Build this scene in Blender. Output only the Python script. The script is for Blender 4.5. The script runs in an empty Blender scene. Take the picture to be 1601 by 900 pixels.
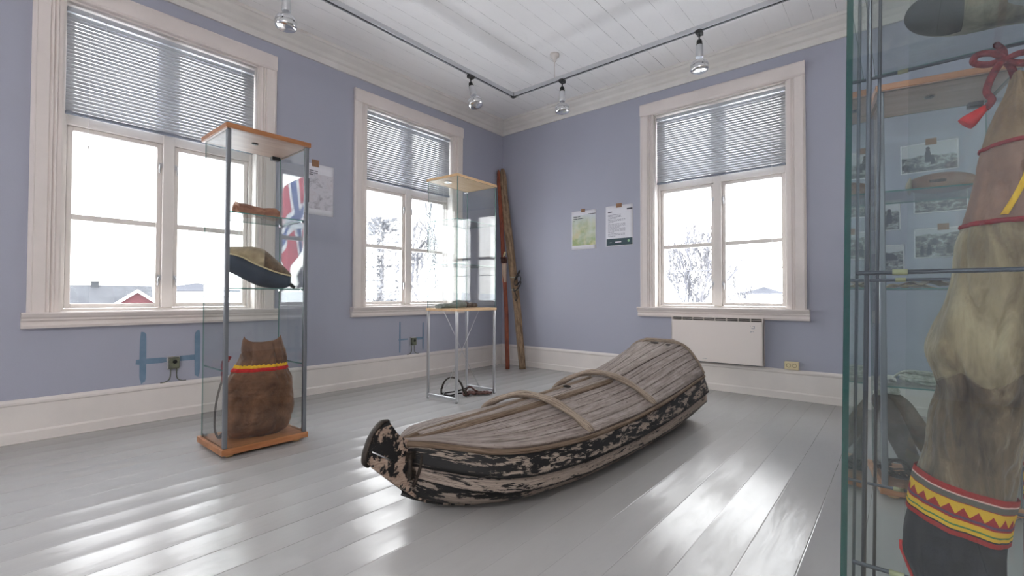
import bpy, bmesh, math, random
from mathutils import Vector, Matrix, noise
PI = math.pi
random.seed(7)
scn = bpy.context.scene
C = scn.collection

# ------------------------------------------------------------------ helpers
def s2l(v):
    v /= 255.0
    return v / 12.92 if v <= 0.04045 else ((v + 0.055) / 1.055) ** 2.4
def rgb(r, g, b):
    return (s2l(r), s2l(g), s2l(b), 1.0)

class G:
    """collects shapes that become one mesh"""
    def __init__(self):
        self.v = []; self.f = []; self.m = []; self.s = []; self.uv = []
    def face(self, idx, mi=0, smooth=False, uv=None):
        self.f.append(idx); self.m.append(mi); self.s.append(smooth); self.uv.append(uv)
    def box(self, x0, x1, y0, y1, z0, z1, mi=0, side=None, mat=None):
        b = len(self.v)
        P = [(x0,y0,z0),(x1,y0,z0),(x1,y1,z0),(x0,y1,z0),(x0,y0,z1),(x1,y0,z1),(x1,y1,z1),(x0,y1,z1)]
        if mat is not None: P = [tuple(mat @ Vector(p)) for p in P]
        self.v += P
        F = [(0,3,2,1),(4,5,6,7),(0,1,5,4),(1,2,6,5),(2,3,7,6),(3,0,4,7)]
        d = (x1-x0, y1-y0, z1-z0)
        thin = d.index(min(d))
        big = {2:(0,1), 1:(2,4), 0:(3,5)}[thin]
        for i, q in enumerate(F):
            self.face(tuple(b+k for k in q), mi if (side is None or i in big) else side)
        return self
    def loft(self, rings, closed=True, caps=True, mi=0, smooth=True, us=None, vs=None):
        b = len(self.v); n = len(rings[0])
        for r in rings: self.v += [tuple(p) for p in r]
        m = n if closed else n-1
        for i in range(len(rings)-1):
            for j in range(m):
                k = (j+1) % n
                uv = None
                if us is not None:
                    v1 = vs[j+1] if j+1 < len(vs) else 1.0
                    uv = ((us[i],vs[j]),(us[i],v1),(us[i+1],v1),(us[i+1],vs[j]))
                self.face((b+i*n+j, b+i*n+k, b+(i+1)*n+k, b+(i+1)*n+j), mi, smooth, uv)
        if caps and closed:
            self.face(tuple(b+j for j in reversed(range(n))), mi)
            self.face(tuple(b+(len(rings)-1)*n+j for j in range(n)), mi)
        return self
    def tube(self, path, r, n=8, caps=True, mi=0, flat=(1,1), closed=False, up=None):
        path = [Vector(p) for p in path]
        N = len(path); R = r if isinstance(r,(list,tuple)) else [r]*N
        rings = []; us=[0.0]; prev = None
        for i, p in enumerate(path):
            if closed: t = path[(i+1)%N]-path[i-1]
            else: t = path[min(i+1,N-1)]-path[max(i-1,0)]
            if t.length < 1e-9: t = Vector((0,0,1))
            t.normalize()
            if prev is None:
                a = Vector(up) if up else (Vector((0,0,1)) if abs(t.z) < .9 else Vector((1,0,0)))
            else: a = prev
            a = (a - t*a.dot(t)).normalized(); prev = a
            c = t.cross(a)
            rings.append([p + (a*math.cos(2*PI*k/n)*flat[0] + c*math.sin(2*PI*k/n)*flat[1])*R[i] for k in range(n)])
            if i: us.append(us[-1]+(p-path[i-1]).length)
        if closed: rings.append(rings[0]); us.append(us[-1]+.01)
        self.loft(rings, True, caps and not closed, mi, True, us, [k/n for k in range(n)])
        return self
    def lathe(self, prof, n=24, o=(0,0,0), mi=0, mat=None):
        rings = []
        for r, z in prof:
            ring = [Vector((r*math.cos(2*PI*k/n), r*math.sin(2*PI*k/n), z)) for k in range(n)]
            if mat is not None: ring = [mat @ p for p in ring]
            rings.append([p + Vector(o) for p in ring])
        self.loft(rings, True, True, mi, True)
        return self
    def prism(self, poly, fn, t0, t1, mi=0):
        """poly of (a,b); fn(a,b,t)->xyz"""
        n = len(poly); b = len(self.v)
        self.v += [tuple(fn(a,c,t0)) for a,c in poly] + [tuple(fn(a,c,t1)) for a,c in poly]
        self.face(tuple(b+i for i in reversed(range(n))), mi); self.face(tuple(b+n+i for i in range(n)), mi)
        for i in range(n):
            k = (i+1) % n
            self.face((b+i, b+k, b+n+k, b+n+i), mi)
        return self
    def grid(self, rows, us, vs, mi=0):
        return self.loft(rows, False, False, mi, True, us, vs)
    def make(self, name, mats, parent=None, bevel=0, solid=0, subd=0, loc=None, rot=None, offs=-1, fix=True, bseg=2):
        me = bpy.data.meshes.new(name)
        me.from_pydata([tuple(p) for p in self.v], [], self.f)
        if not isinstance(mats, (list,tuple)): mats = [mats]
        for m in mats: me.materials.append(m)
        for p, mi, sm in zip(me.polygons, self.m, self.s):
            p.material_index = mi; p.use_smooth = sm
        if any(u is not None for u in self.uv):
            ul = me.uv_layers.new(name='UVMap')
            for p, u in zip(me.polygons, self.uv):
                if u:
                    for li, c in zip(p.loop_indices, u): ul.data[li].uv = c
        if fix:
            bm = bmesh.new(); bm.from_mesh(me)
            bmesh.ops.recalc_face_normals(bm, faces=bm.faces); bm.to_mesh(me); bm.free()
        me.update()
        o = bpy.data.objects.new(name, me); C.objects.link(o)
        if parent: o.parent = parent
        if loc: o.location = loc
        if rot: o.rotation_euler = rot
        if bevel:
            md = o.modifiers.new('edge', 'BEVEL'); md.width = bevel; md.segments = bseg; md.limit_method = 'ANGLE'; md.angle_limit = math.radians(40)
        if solid:
            md = o.modifiers.new('thick', 'SOLIDIFY'); md.thickness = solid; md.offset = offs
        if subd:
            md = o.modifiers.new('smooth', 'SUBSURF'); md.levels = subd; md.render_levels = subd
        return o

def thing(name, label, cat, loc=(0,0,0), rotz=0, group=None):
    o = bpy.data.objects.new(name, None); C.objects.link(o)
    o.empty_display_size = .1
    o.location = loc; o.rotation_euler = (0,0,rotz); o['label'] = label; o['category'] = cat
    if group: o['group'] = group
    return o
def tag(o, label, cat, group=None):
    o['label'] = label; o['category'] = cat
    if group: o['group'] = group
    return o
def struct(o):
    o['kind'] = 'structure'; return o
def sroot(name, loc=(0,0,0), rotz=0):
    o = bpy.data.objects.new(name, None); C.objects.link(o); o.location = loc; o.rotation_euler = (0,0,rotz)
    o['kind'] = 'structure'; return o
def dup(root, label=None, loc=None, rotz=None):
    r = root.copy(); C.objects.link(r)
    if label: r['label'] = label
    if loc is not None: r.location = loc
    if rotz is not None: r.rotation_euler = (0,0,rotz)
    for ch in list(root.children):
        c = ch.copy(); C.objects.link(c); c.parent = r
        for g in list(ch.children):
            d = g.copy(); C.objects.link(d); d.parent = c
    return r
def herm(xs, ys, x):
    if x <= xs[0]: return ys[0]
    if x >= xs[-1]: return ys[-1]
    i = max(k for k in range(len(xs)-1) if xs[k] <= x)
    def sl(k):
        if k == 0: return (ys[1]-ys[0])/(xs[1]-xs[0])
        if k == len(xs)-1: return (ys[-1]-ys[-2])/(xs[-1]-xs[-2])
        a = (ys[k]-ys[k-1])/(xs[k]-xs[k-1]); b = (ys[k+1]-ys[k])/(xs[k+1]-xs[k])
        return 0 if a*b <= 0 else 2*a*b/(a+b)
    h = xs[i+1]-xs[i]; t = (x-xs[i])/h
    return ((2*t**3-3*t**2+1)*ys[i] + (t**3-2*t*t+t)*h*sl(i) + (-2*t**3+3*t*t)*ys[i+1] + (t**3-t*t)*h*sl(i+1))
def smooth_path(pts, n=6):
    pts = [Vector(p) for p in pts]; out = []
    for i in range(len(pts)-1):
        p0 = pts[max(i-1,0)]; p1 = pts[i]; p2 = pts[i+1]; p3 = pts[min(i+2,len(pts)-1)]
        for k in range(n):
            t = k/n
            out.append(0.5*((2*p1)+(p2-p0)*t+(2*p0-5*p1+4*p2-p3)*t*t+(3*p1-p0-3*p2+p3)*t**3))
    out.append(pts[-1]); return out

# ------------------------------------------------------------------ materials
class T:
    def __init__(self, name):
        self.m = bpy.data.materials.new(name); self.m.use_nodes = True
        self.t = self.m.node_tree; self.t.nodes.clear()
        self.out = self.t.nodes.new('ShaderNodeOutputMaterial')
    def n(self, typ, ins=None, **props):
        nd = self.t.nodes.new('ShaderNode'+typ)
        for k, v in props.items(): setattr(nd, k, v)
        for k, v in (ins or {}).items():
            if isinstance(v, bpy.types.NodeSocket): self.t.links.new(v, nd.inputs[k])
            else: nd.inputs[k].default_value = v
        return nd
    def math(self, op, a, b=None, c=None, clamp=False):
        ins = {0:a}
        if b is not None: ins[1] = b
        if c is not None: ins[2] = c
        return self.n('Math', ins, operation=op, use_clamp=clamp).outputs[0]
    def mix(self, f, a, b, mode='MIX'):
        nd = self.n('Mix', None, data_type='RGBA', blend_type=mode)
        for k, v in ((0,f),(6,a),(7,b)):
            if isinstance(v, bpy.types.NodeSocket): self.t.links.new(v, nd.inputs[k])
            else: nd.inputs[k].default_value = v
        return nd.outputs[2]
    def ramp(self, f, stops, interp='LINEAR'):
        nd = self.n('ValToRGB', {0:f}); cr = nd.color_ramp; cr.interpolation = interp
        while len(cr.elements) < len(stops): cr.elements.new(.5)
        for e, (p, c) in zip(cr.elements, stops):
            e.position = p; e.color = c if len(c) == 4 else (*c, 1)
        return nd.outputs[0]
    def coord(self, kind='Object', scale=(1,1,1), rot=(0,0,0)):
        tc = self.n('TexCoord')
        return self.n('Mapping', {'Vector':tc.outputs[kind], 'Scale':scale, 'Rotation':rot}).outputs[0]
    def noise(self, vec, scale, detail=5, rough=.6, dist=0):
        return self.n('TexNoise', {'Vector':vec,'Scale':scale,'Detail':detail,'Roughness':rough,'Distortion':dist}).outputs[0]
    def bump(self, h, strength=.5, dist=.01, normal=None):
        ins = {'Strength':strength,'Distance':dist,'Height':h}
        if normal is not None: ins['Normal'] = normal
        return self.n('Bump', ins).outputs[0]
    def bsdf(self, **k):
        names = dict(col='Base Color', rough='Roughness', metal='Metallic', spec='Specular IOR Level', normal='Normal', coat='Coat Weight', sheen='Sheen Weight', emis='Emission Color', estr='Emission Strength', sss='Subsurface Weight', trans='Transmission Weight', ior='IOR')
        b = self.n('BsdfPrincipled', {names[a]:v for a, v in k.items()})
        self.t.links.new(b.outputs[0], self.out.inputs[0]); return self.m
    def shader(self, sock):
        self.t.links.new(sock, self.out.inputs[0]); return self.m

def plain(name, c, rough=.5, metal=0, spec=.5):
    t = T(name); return t.bsdf(col=c, rough=rough, metal=metal, spec=spec)
def mottled(name, c1, c2, scale=8, stretch=(1,1,1), rough=.6, bump=0, lo=.35, hi=.65, spec=.4, metal=0, coord='Object', detail=6, sheen=0, bscale=None, dist=0, bd=.01):
    t = T(name); v = t.coord(coord, stretch)
    f = t.noise(v, scale, detail, .6, dist)
    col = t.ramp(f, [(lo,c1),(hi,c2)])
    k = dict(col=col, rough=rough, spec=spec, metal=metal)
    if sheen: k['sheen'] = sheen
    if bump:
        h = t.noise(v, bscale, 5) if bscale else f
        k['normal'] = t.bump(h, bump, bd)
    return t.bsdf(**k)

def glass(name, tint, refl=1.0):
    t = T(name)
    geo = t.n('NewGeometry')
    ior = t.math('ADD', t.math('MULTIPLY', geo.outputs['Backfacing'], 1/1.5-1.5), 1.5)
    fr = t.n('Fresnel', {'IOR':ior}).outputs[0]
    tr = t.n('BsdfTransparent', {'Color':tint}).outputs[0]
    gl = t.n('BsdfGlossy', {'Color':(refl,refl,refl,1),'Roughness':0.0}).outputs[0]
    return t.shader(t.n('MixShader', {0:fr,1:tr,2:gl}).outputs[0])
def glass_edge(name, c, tr=(.3,.6,.55,1)):
    t = T(name)
    a = t.n('BsdfTransparent', {'Color':tr}).outputs[0]
    b = t.n('BsdfPrincipled', {'Base Color':c,'Roughness':.15}).outputs[0]
    return t.shader(t.n('MixShader', {0:.6,1:a,2:b}).outputs[0])

def wall_paint():
    t = T('blue_wall_paint'); v = t.coord('Object')
    f = t.noise(v, 1.3, 4)
    col = t.mix(f, rgb(164,167,182), rgb(169,171,185))
    return t.bsdf(col=col, rough=.55, spec=.3, normal=t.bump(t.noise(v, 90, 4), .12, .004))
def boards(name, col1, col2, pitch, off, rough, cup, seam, groove, crack=0.0, spec=.5, scratch=True, seamcol=(.13,.125,.12,1)):
    t = T(name); tc = t.n('TexCoord'); sep = t.n('SeparateXYZ', {0:tc.outputs['Object']})
    x, y = sep.outputs[0], sep.outputs[1]
    wob = t.noise(t.coord('Object',(3,1.2,1)), 1.2, 3)
    xw = t.math('ADD', x, t.math('MULTIPLY', t.math('SUBTRACT', wob, .5), .006))
    u = t.math('DIVIDE', t.math('SUBTRACT', xw, off), pitch)
    idx = t.math('FLOOR', u); fr = t.math('SUBTRACT', u, idx)
    d = t.math('MINIMUM', fr, t.math('SUBTRACT', 1.0, fr))           # 0 at the seam
    wn = t.n('TexWhiteNoise', {'W':idx}, noise_dimensions='1D').outputs[0]
    seamw = t.math('MULTIPLY_ADD', t.math('POWER', wn, 2.5), seam*1.7, seam*.15)
    gap = t.math('LESS_THAN', t.math('MULTIPLY', d, pitch), seamw)
    brk = t.noise(t.coord('Object',(2,6,1)), 2.2, 4)
    gapm = t.math('MULTIPLY', gap, t.n('MapRange', {0:brk,1:.35,2:.55}).outputs[0])
    patch = t.noise(t.coord('Object',(6,1.2,1)), 1.6, 6)
    base = t.mix(patch, col1, col2)
    base = t.mix(t.math('MULTIPLY', wn, .10), base, (*[c*.8 for c in col1[:3]],1))
    base = t.mix(gapm, base, seamcol)
    # board profile: slightly hollowed boards with eased edges
    prof = t.math('MULTIPLY', t.math('POWER', t.math('SUBTRACT', fr, .5), 2), cup)
    tilt = t.math('MULTIPLY', t.math('MULTIPLY', t.math('SUBTRACT', wn, .5), fr), cup*.5)
    edge = t.n('MapRange', {0:d,1:0.0,2:groove,3:-.0006,4:0.0}).outputs[0]
    h = t.math('ADD', t.math('ADD', prof, tilt), edge)
    nz = t.noise(t.coord('Object',(9,1.6,1)), 2.0, 3, .5)
    h = t.math('ADD', h, t.math('MULTIPLY', nz, .0012))
    if scratch:
        sc = t.noise(t.coord('Object',(1,1,1)), 60, 6, .7)
        h = t.math('ADD', h, t.math('MULTIPLY', sc, .00010))
    rg = t.math('ADD', t.math('MULTIPLY', nz, .07), rough-.035)
    wear = t.noise(t.coord('Object',(5,1.5,1)), 3.5, 8, .75, .3)
    base = t.mix(t.n('MapRange',{0:wear,1:.56,2:.70,3:0.0,4:.22}).outputs[0], base, tuple(c*.72 for c in col1[:3])+(1,))
    sp_ = t.n('MapRange', {0:wear,1:.32,2:.68,3:spec,4:spec*.45}).outputs[0]
    return t.bsdf(col=base, rough=rg, spec=sp_, normal=t.bump(h, 1.0, 1.0))
def wood(name, c1, c2, axis=1, rough=.4, scale=9, bump=.1):
    st = [1,1,1]; st[axis] = .12
    st = tuple(a*3 for a in st)
    t = T(name); v = t.coord('Object', st)
    f = t.noise(v, scale, 6, .6, .4); g = t.noise(v, scale*5, 3)
    f2 = t.math('ADD', t.math('MULTIPLY', f, .75), t.math('MULTIPLY', g, .25))
    return t.bsdf(col=t.ramp(f2, [(.36,c1),(.64,c2)]), rough=rough, spec=.4, normal=t.bump(f2, bump, .004))
def flaking(name, thr, wood1, wood2, paint=(.010,.010,.011,1), su=2.2, sv=9, v0=None):
    """old black paint worn off pale wood; u runs along the strake"""
    t = T(name); tc = t.n('TexCoord')
    uv = t.n('Mapping', {'Vector':tc.outputs['UV'],'Scale':(su,sv*.35,1)}).outputs[0]
    big = t.noise(uv, 3.2, 10, .68, .35)
    fine = t.noise(t.n('Mapping', {'Vector':tc.outputs['UV'],'Scale':(su*3,sv*.55,1)}).outputs[0], 4.0, 5, .6)
    msk = t.math('ADD', t.math('MULTIPLY', big, .72), t.math('MULTIPLY', fine, .28))
    su_ = t.n('SeparateXYZ', {0:tc.outputs['UV']}).outputs[0]
    msk = t.math('ADD', msk, t.n('MapRange', {0:su_,1:.25,2:.75,3:.03,4:0.0}).outputs[0])      # the bow kept more of its paint
    m = t.n('MapRange', {0:msk,1:thr-.008,2:thr+.008}).outputs[0]
    grain = t.noise(t.n('Mapping', {'Vector':tc.outputs['UV'],'Scale':(2,14,1)}).outputs[0], 6, 6, .7)
    w = t.ramp(grain, [(.3,wood1),(.55,wood2),(.8,tuple(min(1,c*1.25) for c in wood2[:3])+(1,))])
    spots = t.noise(t.n('Mapping', {'Vector':tc.outputs['UV'],'Scale':(9,5,1)}).outputs[0], 4, 5, .7)
    w = t.mix(t.n('MapRange', {0:spots,1:.62,2:.68}).outputs[0], w, (.05,.035,.028,1))
    if v0 is not None:                                               # lap shade painted as a dark caulk line along the strake's lower edge
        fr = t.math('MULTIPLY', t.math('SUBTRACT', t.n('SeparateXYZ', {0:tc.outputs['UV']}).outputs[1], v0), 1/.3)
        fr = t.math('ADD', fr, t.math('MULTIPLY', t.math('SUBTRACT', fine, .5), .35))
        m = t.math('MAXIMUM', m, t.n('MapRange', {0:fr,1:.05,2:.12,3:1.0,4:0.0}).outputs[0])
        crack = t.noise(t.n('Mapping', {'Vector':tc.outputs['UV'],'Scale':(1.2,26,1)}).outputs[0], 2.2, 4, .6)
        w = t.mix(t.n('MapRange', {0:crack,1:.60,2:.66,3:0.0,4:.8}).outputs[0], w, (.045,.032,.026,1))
    col = t.mix(m, w, paint)
    h = t.math('ADD', t.math('MULTIPLY', m, .6), t.math('MULTIPLY', grain, .4))
    return t.bsdf(col=col, rough=t.math('MULTIPLY_ADD', m, -.3, .85), spec=.35, normal=t.bump(h, .7, .004))
def weathered(name, c1, c2, planks=0, coord='UV', dark=(.05,.036,.028,1), su=1.5, sv=30, spot=.66):
    t = T(name); tc = t.n('TexCoord')
    src = tc.outputs[coord]
    uv = t.n('Mapping', {'Vector':src,'Scale':(su,sv,1) if coord=='UV' else (sv,su,sv)}).outputs[0]
    g = t.noise(uv, 2.0, 8, .7, .3)
    g2 = t.noise(t.n('Mapping', {'Vector':src,'Scale':(2.5,3,1) if coord=='UV' else (3,2.5,3)}).outputs[0], 3.5, 6, .65)
    f = t.math('ADD', t.math('MULTIPLY', g, .6), t.math('MULTIPLY', g2, .4))
    col = t.ramp(f, [(.30,dark),(.42,c1),(.60,c2),(.75,tuple(min(1,c*1.22) for c in c2[:3])+(1,))])
    sp = t.noise(t.n('Mapping', {'Vector':src,'Scale':(14,10,1) if coord=='UV' else (14,14,14)}).outputs[0], 3, 4, .7)
    col = t.mix(t.n('MapRange', {0:sp,1:spot,2:spot+.07,3:0,4:.85}).outputs[0], col, dark)
    h = g
    if planks:
        sep = t.n('SeparateXYZ', {0:src})
        wv = t.math('MULTIPLY_ADD', t.math('SUBTRACT', g2, .5), .03, sep.outputs[1])
        q = t.math('FRACT', t.math('MULTIPLY', wv, planks))
        dd = t.math('MINIMUM', q, t.math('SUBTRACT', 1.0, q))
        ln = t.n('MapRange', {0:dd,1:.02,2:.07,3:1.0,4:0.0}).outputs[0]
        brk = t.n('MapRange', {0:t.noise(t.n('Mapping', {'Vector':src,'Scale':(3,3,1)}).outputs[0],2.5,4),1:.3,2:.5}).outputs[0]
        ln = t.math('MULTIPLY', ln, brk)
        col = t.mix(t.math('MULTIPLY', ln, .8), col, dark)
        h = t.math('SUBTRACT', g, t.math('MULTIPLY', ln, .8))
    return t.bsdf(col=col, rough=.85, spec=.25, normal=t.bump(h, .7, .006))

M = {}
M['wall'] = wall_paint()
M['white'] = mottled('white_paint', rgb(226,220,215), rgb(218,212,208), 3, rough=.38, bump=.06, bscale=40, bd=.003)
M['casing'] = mottled('casing_paint', rgb(228,219,215), rgb(219,211,207), 3, rough=.38, bump=.05, bscale=40, bd=.003)
M['floor'] = boards('grey_floor_paint', rgb(164,163,162), rgb(171,170,169), .15, 3.21, .225, .009, .0011, .02, spec=.42)
M['ceiling'] = boards('white_ceiling_paint', rgb(244,243,242), rgb(239,238,238), .152, 3.249, .5, .002, .0014, .05, spec=.35, seamcol=(.16,.155,.15,1))
M['cornice'] = mottled('cornice_paint', rgb(222,219,215), rgb(212,209,205), 4, rough=.5)
M['window_glass'] = glass('window_glass', (.97,.98,.98,1))
M['glass'] = glass('display_glass', (.975,.988,.985,1), .6)
M['glass_green'] = glass('thick_display_glass', (.865,.91,.91,1))
M['edge'] = glass_edge('glass_edge', (.16,.34,.31,1), (.08,.27,.24,1))
M['edge_dark'] = glass_edge('dark_green_glass_edge', (.012,.10,.085,1), (.02,.16,.13,1))
M['cherry'] = wood('cherry_veneer', rgb(150,98,62), rgb(183,128,88), 1, .35)
M['cherry_under_lit'] = wood('cherry_veneer_lit_underside', rgb(172,140,122), rgb(192,160,142), 1, .4)  # paler cherry copy: light on the underside put into the colour
M['birch'] = wood('birch_plywood', rgb(205,165,118), rgb(228,194,150), 1, .4)
M['alu'] = plain('grey_aluminium', rgb(120,124,130), .42, .6)
M['chrome'] = plain('chrome', (.78,.79,.80,1), .12, 1)
M['steel'] = plain('brushed_steel', (.62,.63,.65,1), .28, 1)
M['darksteel'] = plain('dark_steel_rod', rgb(92,92,100), .35, .8)
M['black'] = plain('black_plastic', (.012,.012,.013,1), .4)
M['slat'] = mottled('blind_slat', rgb(186,190,196), rgb(178,182,189), 3, rough=.45)
M['rail_grey'] = plain('blind_bottom_rail', rgb(120,126,138), .4)
M['cord'] = plain('white_cord', rgb(225,225,225), .7)
M['tape'] = mottled('brown_tape', rgb(150,112,80), rgb(128,96,72), 20, rough=.5)
M['paper'] = mottled('white_paper', rgb(226,226,232), rgb(220,220,227), 6, rough=.7)
M['ink'] = plain('print_ink', rgb(70,70,80), .8)
M['palaink'] = plain('pale_print_ink', rgb(150,150,162), .8)
M['teal'] = plain('dark_teal_print', rgb(42,66,74), .6)
M['heater'] = plain('heater_enamel', rgb(228,219,214), .4)
M['slot'] = plain('heater_slot', rgb(70,66,62), .7)
M['cream'] = plain('cream_plastic', rgb(220,206,168), .4)
M['creamhole'] = plain('socket_recess', rgb(150,135,105), .5)
M['oldbox'] = mottled('old_socket_metal', rgb(120,124,104), rgb(92,96,86), 40, rough=.45, metal=.3)
M['bluestain'] = mottled('bare_blue_undercoat', rgb(102,128,150), rgb(116,140,162), 12, rough=.6)
M['hole'] = plain('drill_hole', (.02,.02,.025,1), .9)
M['leather'] = mottled('brown_leather', rgb(72,44,30), rgb(134,94,68), 6, rough=.65, bump=.9, bscale=16, lo=.34, hi=.66, sheen=.1, dist=.8, bd=.02)
M['roll'] = mottled('red_brown_leather', rgb(140,90,70), rgb(194,142,116), 26, (1,.5,1), rough=.7, bump=.5, bscale=60)
M['tan_fur'] = mottled('tan_fur', rgb(126,106,80), rgb(196,176,142), 16, (1,.7,1), rough=.9, bump=.7, bscale=120, lo=.3, hi=.68, sheen=.4)
M['brown_fur'] = mottled('brown_fur', rgb(78,60,44), rgb(134,106,80), 22, rough=.9, bump=.6, bscale=120, sheen=.3)
M['navy'] = mottled('dark_blue_skin', rgb(38,48,66), rgb(58,70,88), 9, rough=.6, bump=.2, bscale=60)
M['piping'] = plain('pale_piping', rgb(216,200,160), .7)
M['yellow'] = mottled('yellow_wool', rgb(222,168,30), rgb(240,190,50), 60, rough=.9)
M['red'] = mottled('red_wool', rgb(176,26,30), rgb(205,40,38), 60, rough=.9)
M['darkred'] = mottled('dark_red_cord', rgb(96,24,26), rgb(150,40,36), 60, rough=.9)
M['stone'] = mottled('grey_green_felt', rgb(106,110,104), rgb(140,146,140), 30, rough=.9, bump=.3)
M['brownfelt'] = mottled('dark_brown_leather', rgb(74,58,50), rgb(112,94,84), 30, rough=.8, bump=.4)
M['blackleather'] = mottled('black_leather', rgb(26,24,26), rgb(48,45,46), 20, rough=.55, bump=.3)
M['chain'] = mottled('red_brown_rope', rgb(58,36,34), rgb(104,72,66), 40, rough=.8, bump=.4)
M['rope'] = mottled('grey_rope', rgb(150,150,140), rgb(196,196,184), 60, rough=.9, bump=.4)
M['loaf'] = mottled('worn_brown_hide', rgb(126,92,72), rgb(164,128,104), 9, rough=.6, bump=.3)
M['iron'] = mottled('dark_iron', rgb(34,30,28), rgb(66,58,52), 30, rough=.6, metal=.4, bump=.3)
M['redski'] = wood('red_brown_wood', rgb(96,40,24), rgb(150,74,46), 2, .55, 8)
M['oldski'] = weathered('weathered_ski_wood', rgb(104,86,70), rgb(166,141,115), 0, 'UV', rgb(46,35,28), 2.4, 8, .60)
M['skiblade'] = mottled('pale_ski_footplate', rgb(176,150,130), rgb(196,174,156), 12, rough=.7)
M['edging'] = mottled('dull_red_edging', rgb(120,24,30), rgb(150,34,38), 60, rough=.9)
M['snow'] = mottled('snow', (.80,.82,.86,1), (.86,.87,.89,1), .3, rough=.9)

# ------------------------------------------------------------------ room shell
RX, RY, RZ = 6.2, -8.4, 3.06
struct(G().box(-.25, RX+.25, RY-.25, .25, -.2, 0).make('floor', M['floor']))
struct(G().box(-.25, RX+.25, RY-.25, .25, RZ, RZ+.2).make('ceiling', M['ceiling']))
Z0, Z1 = .737, 2.68
def wall_with_openings(name, L0, L1, ops, fn, mat='wall'):
    """ops: list of (a0,a1,z0,z1); fn(a0,a1,z0,z1)->box args"""
    g = G(); a = L0
    for (a0,a1,z0,z1) in sorted(ops):
        g.box(*fn(a,a0,0,RZ)); g.box(*fn(a0,a1,0,z0)); g.box(*fn(a0,a1,z1,RZ)); a = a1
    g.box(*fn(a,L1,0,RZ))
    return struct(g.make(name, M[mat]))
W1, W2, W3 = (-3.523,.562), (-1.422,.562), (2.602,.585)
wall_with_openings('wall_left', RY, 0, [(c-h, c+h, Z0, Z1) for c,h in (W1,W2)] + [(-6.2,-5.08,Z0,Z1),(-7.95,-6.83,Z0,Z1)], lambda a,b,c,d: (-.25,0,a,b,c,d))
wall_with_openings('wall_back', -.25, RX, [(W3[0]-W3[1], W3[0]+W3[1], Z0, Z1)], lambda a,b,c,d: (a,b,0,.25,c,d))
wall_with_openings('wall_right', RY, .25, [], lambda a,b,c,d: (RX,RX+.25,a,b,c,d), 'white')
wall_with_openings('wall_front', -.25, RX+.25, [(4.72,5.52,.5,2.85)], lambda a,b,c,d: (a,b,RY-.25,RY,c,d))

CORN = [(0,2.905),(.016,2.905),(.024,2.925),(.028,2.95),(.045,2.962),(.06,2.985),(.095,3.01),(.112,3.03),(.122,3.034),(.122,3.06),(0,3.06)]
BASE = [(0,0),(.024,0),(.024,.055),(.017,.066),(.015,.212),(.022,.220),(.022,.232),(.012,.248),(0,.248)]
struct(G().prism(CORN, lambda a,b,t:(a,t,b), RY, 0).make('trim_1', M['cornice']))
struct(G().prism(CORN, lambda a,b,t:(t,-a,b), 0, RX).make('trim_2', M['cornice']))
struct(G().prism(BASE, lambda a,b,t:(a,t,b), RY, 0).make('baseboard_left', M['white']))
struct(G().prism(BASE, lambda a,b,t:(t,-a,b), 0, RX).make('baseboard_back', M['white']))
struct(G().prism(BASE, lambda a,b,t:(RX-a,t,b), RY, 0).make('baseboard_right', M['white']))

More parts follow.
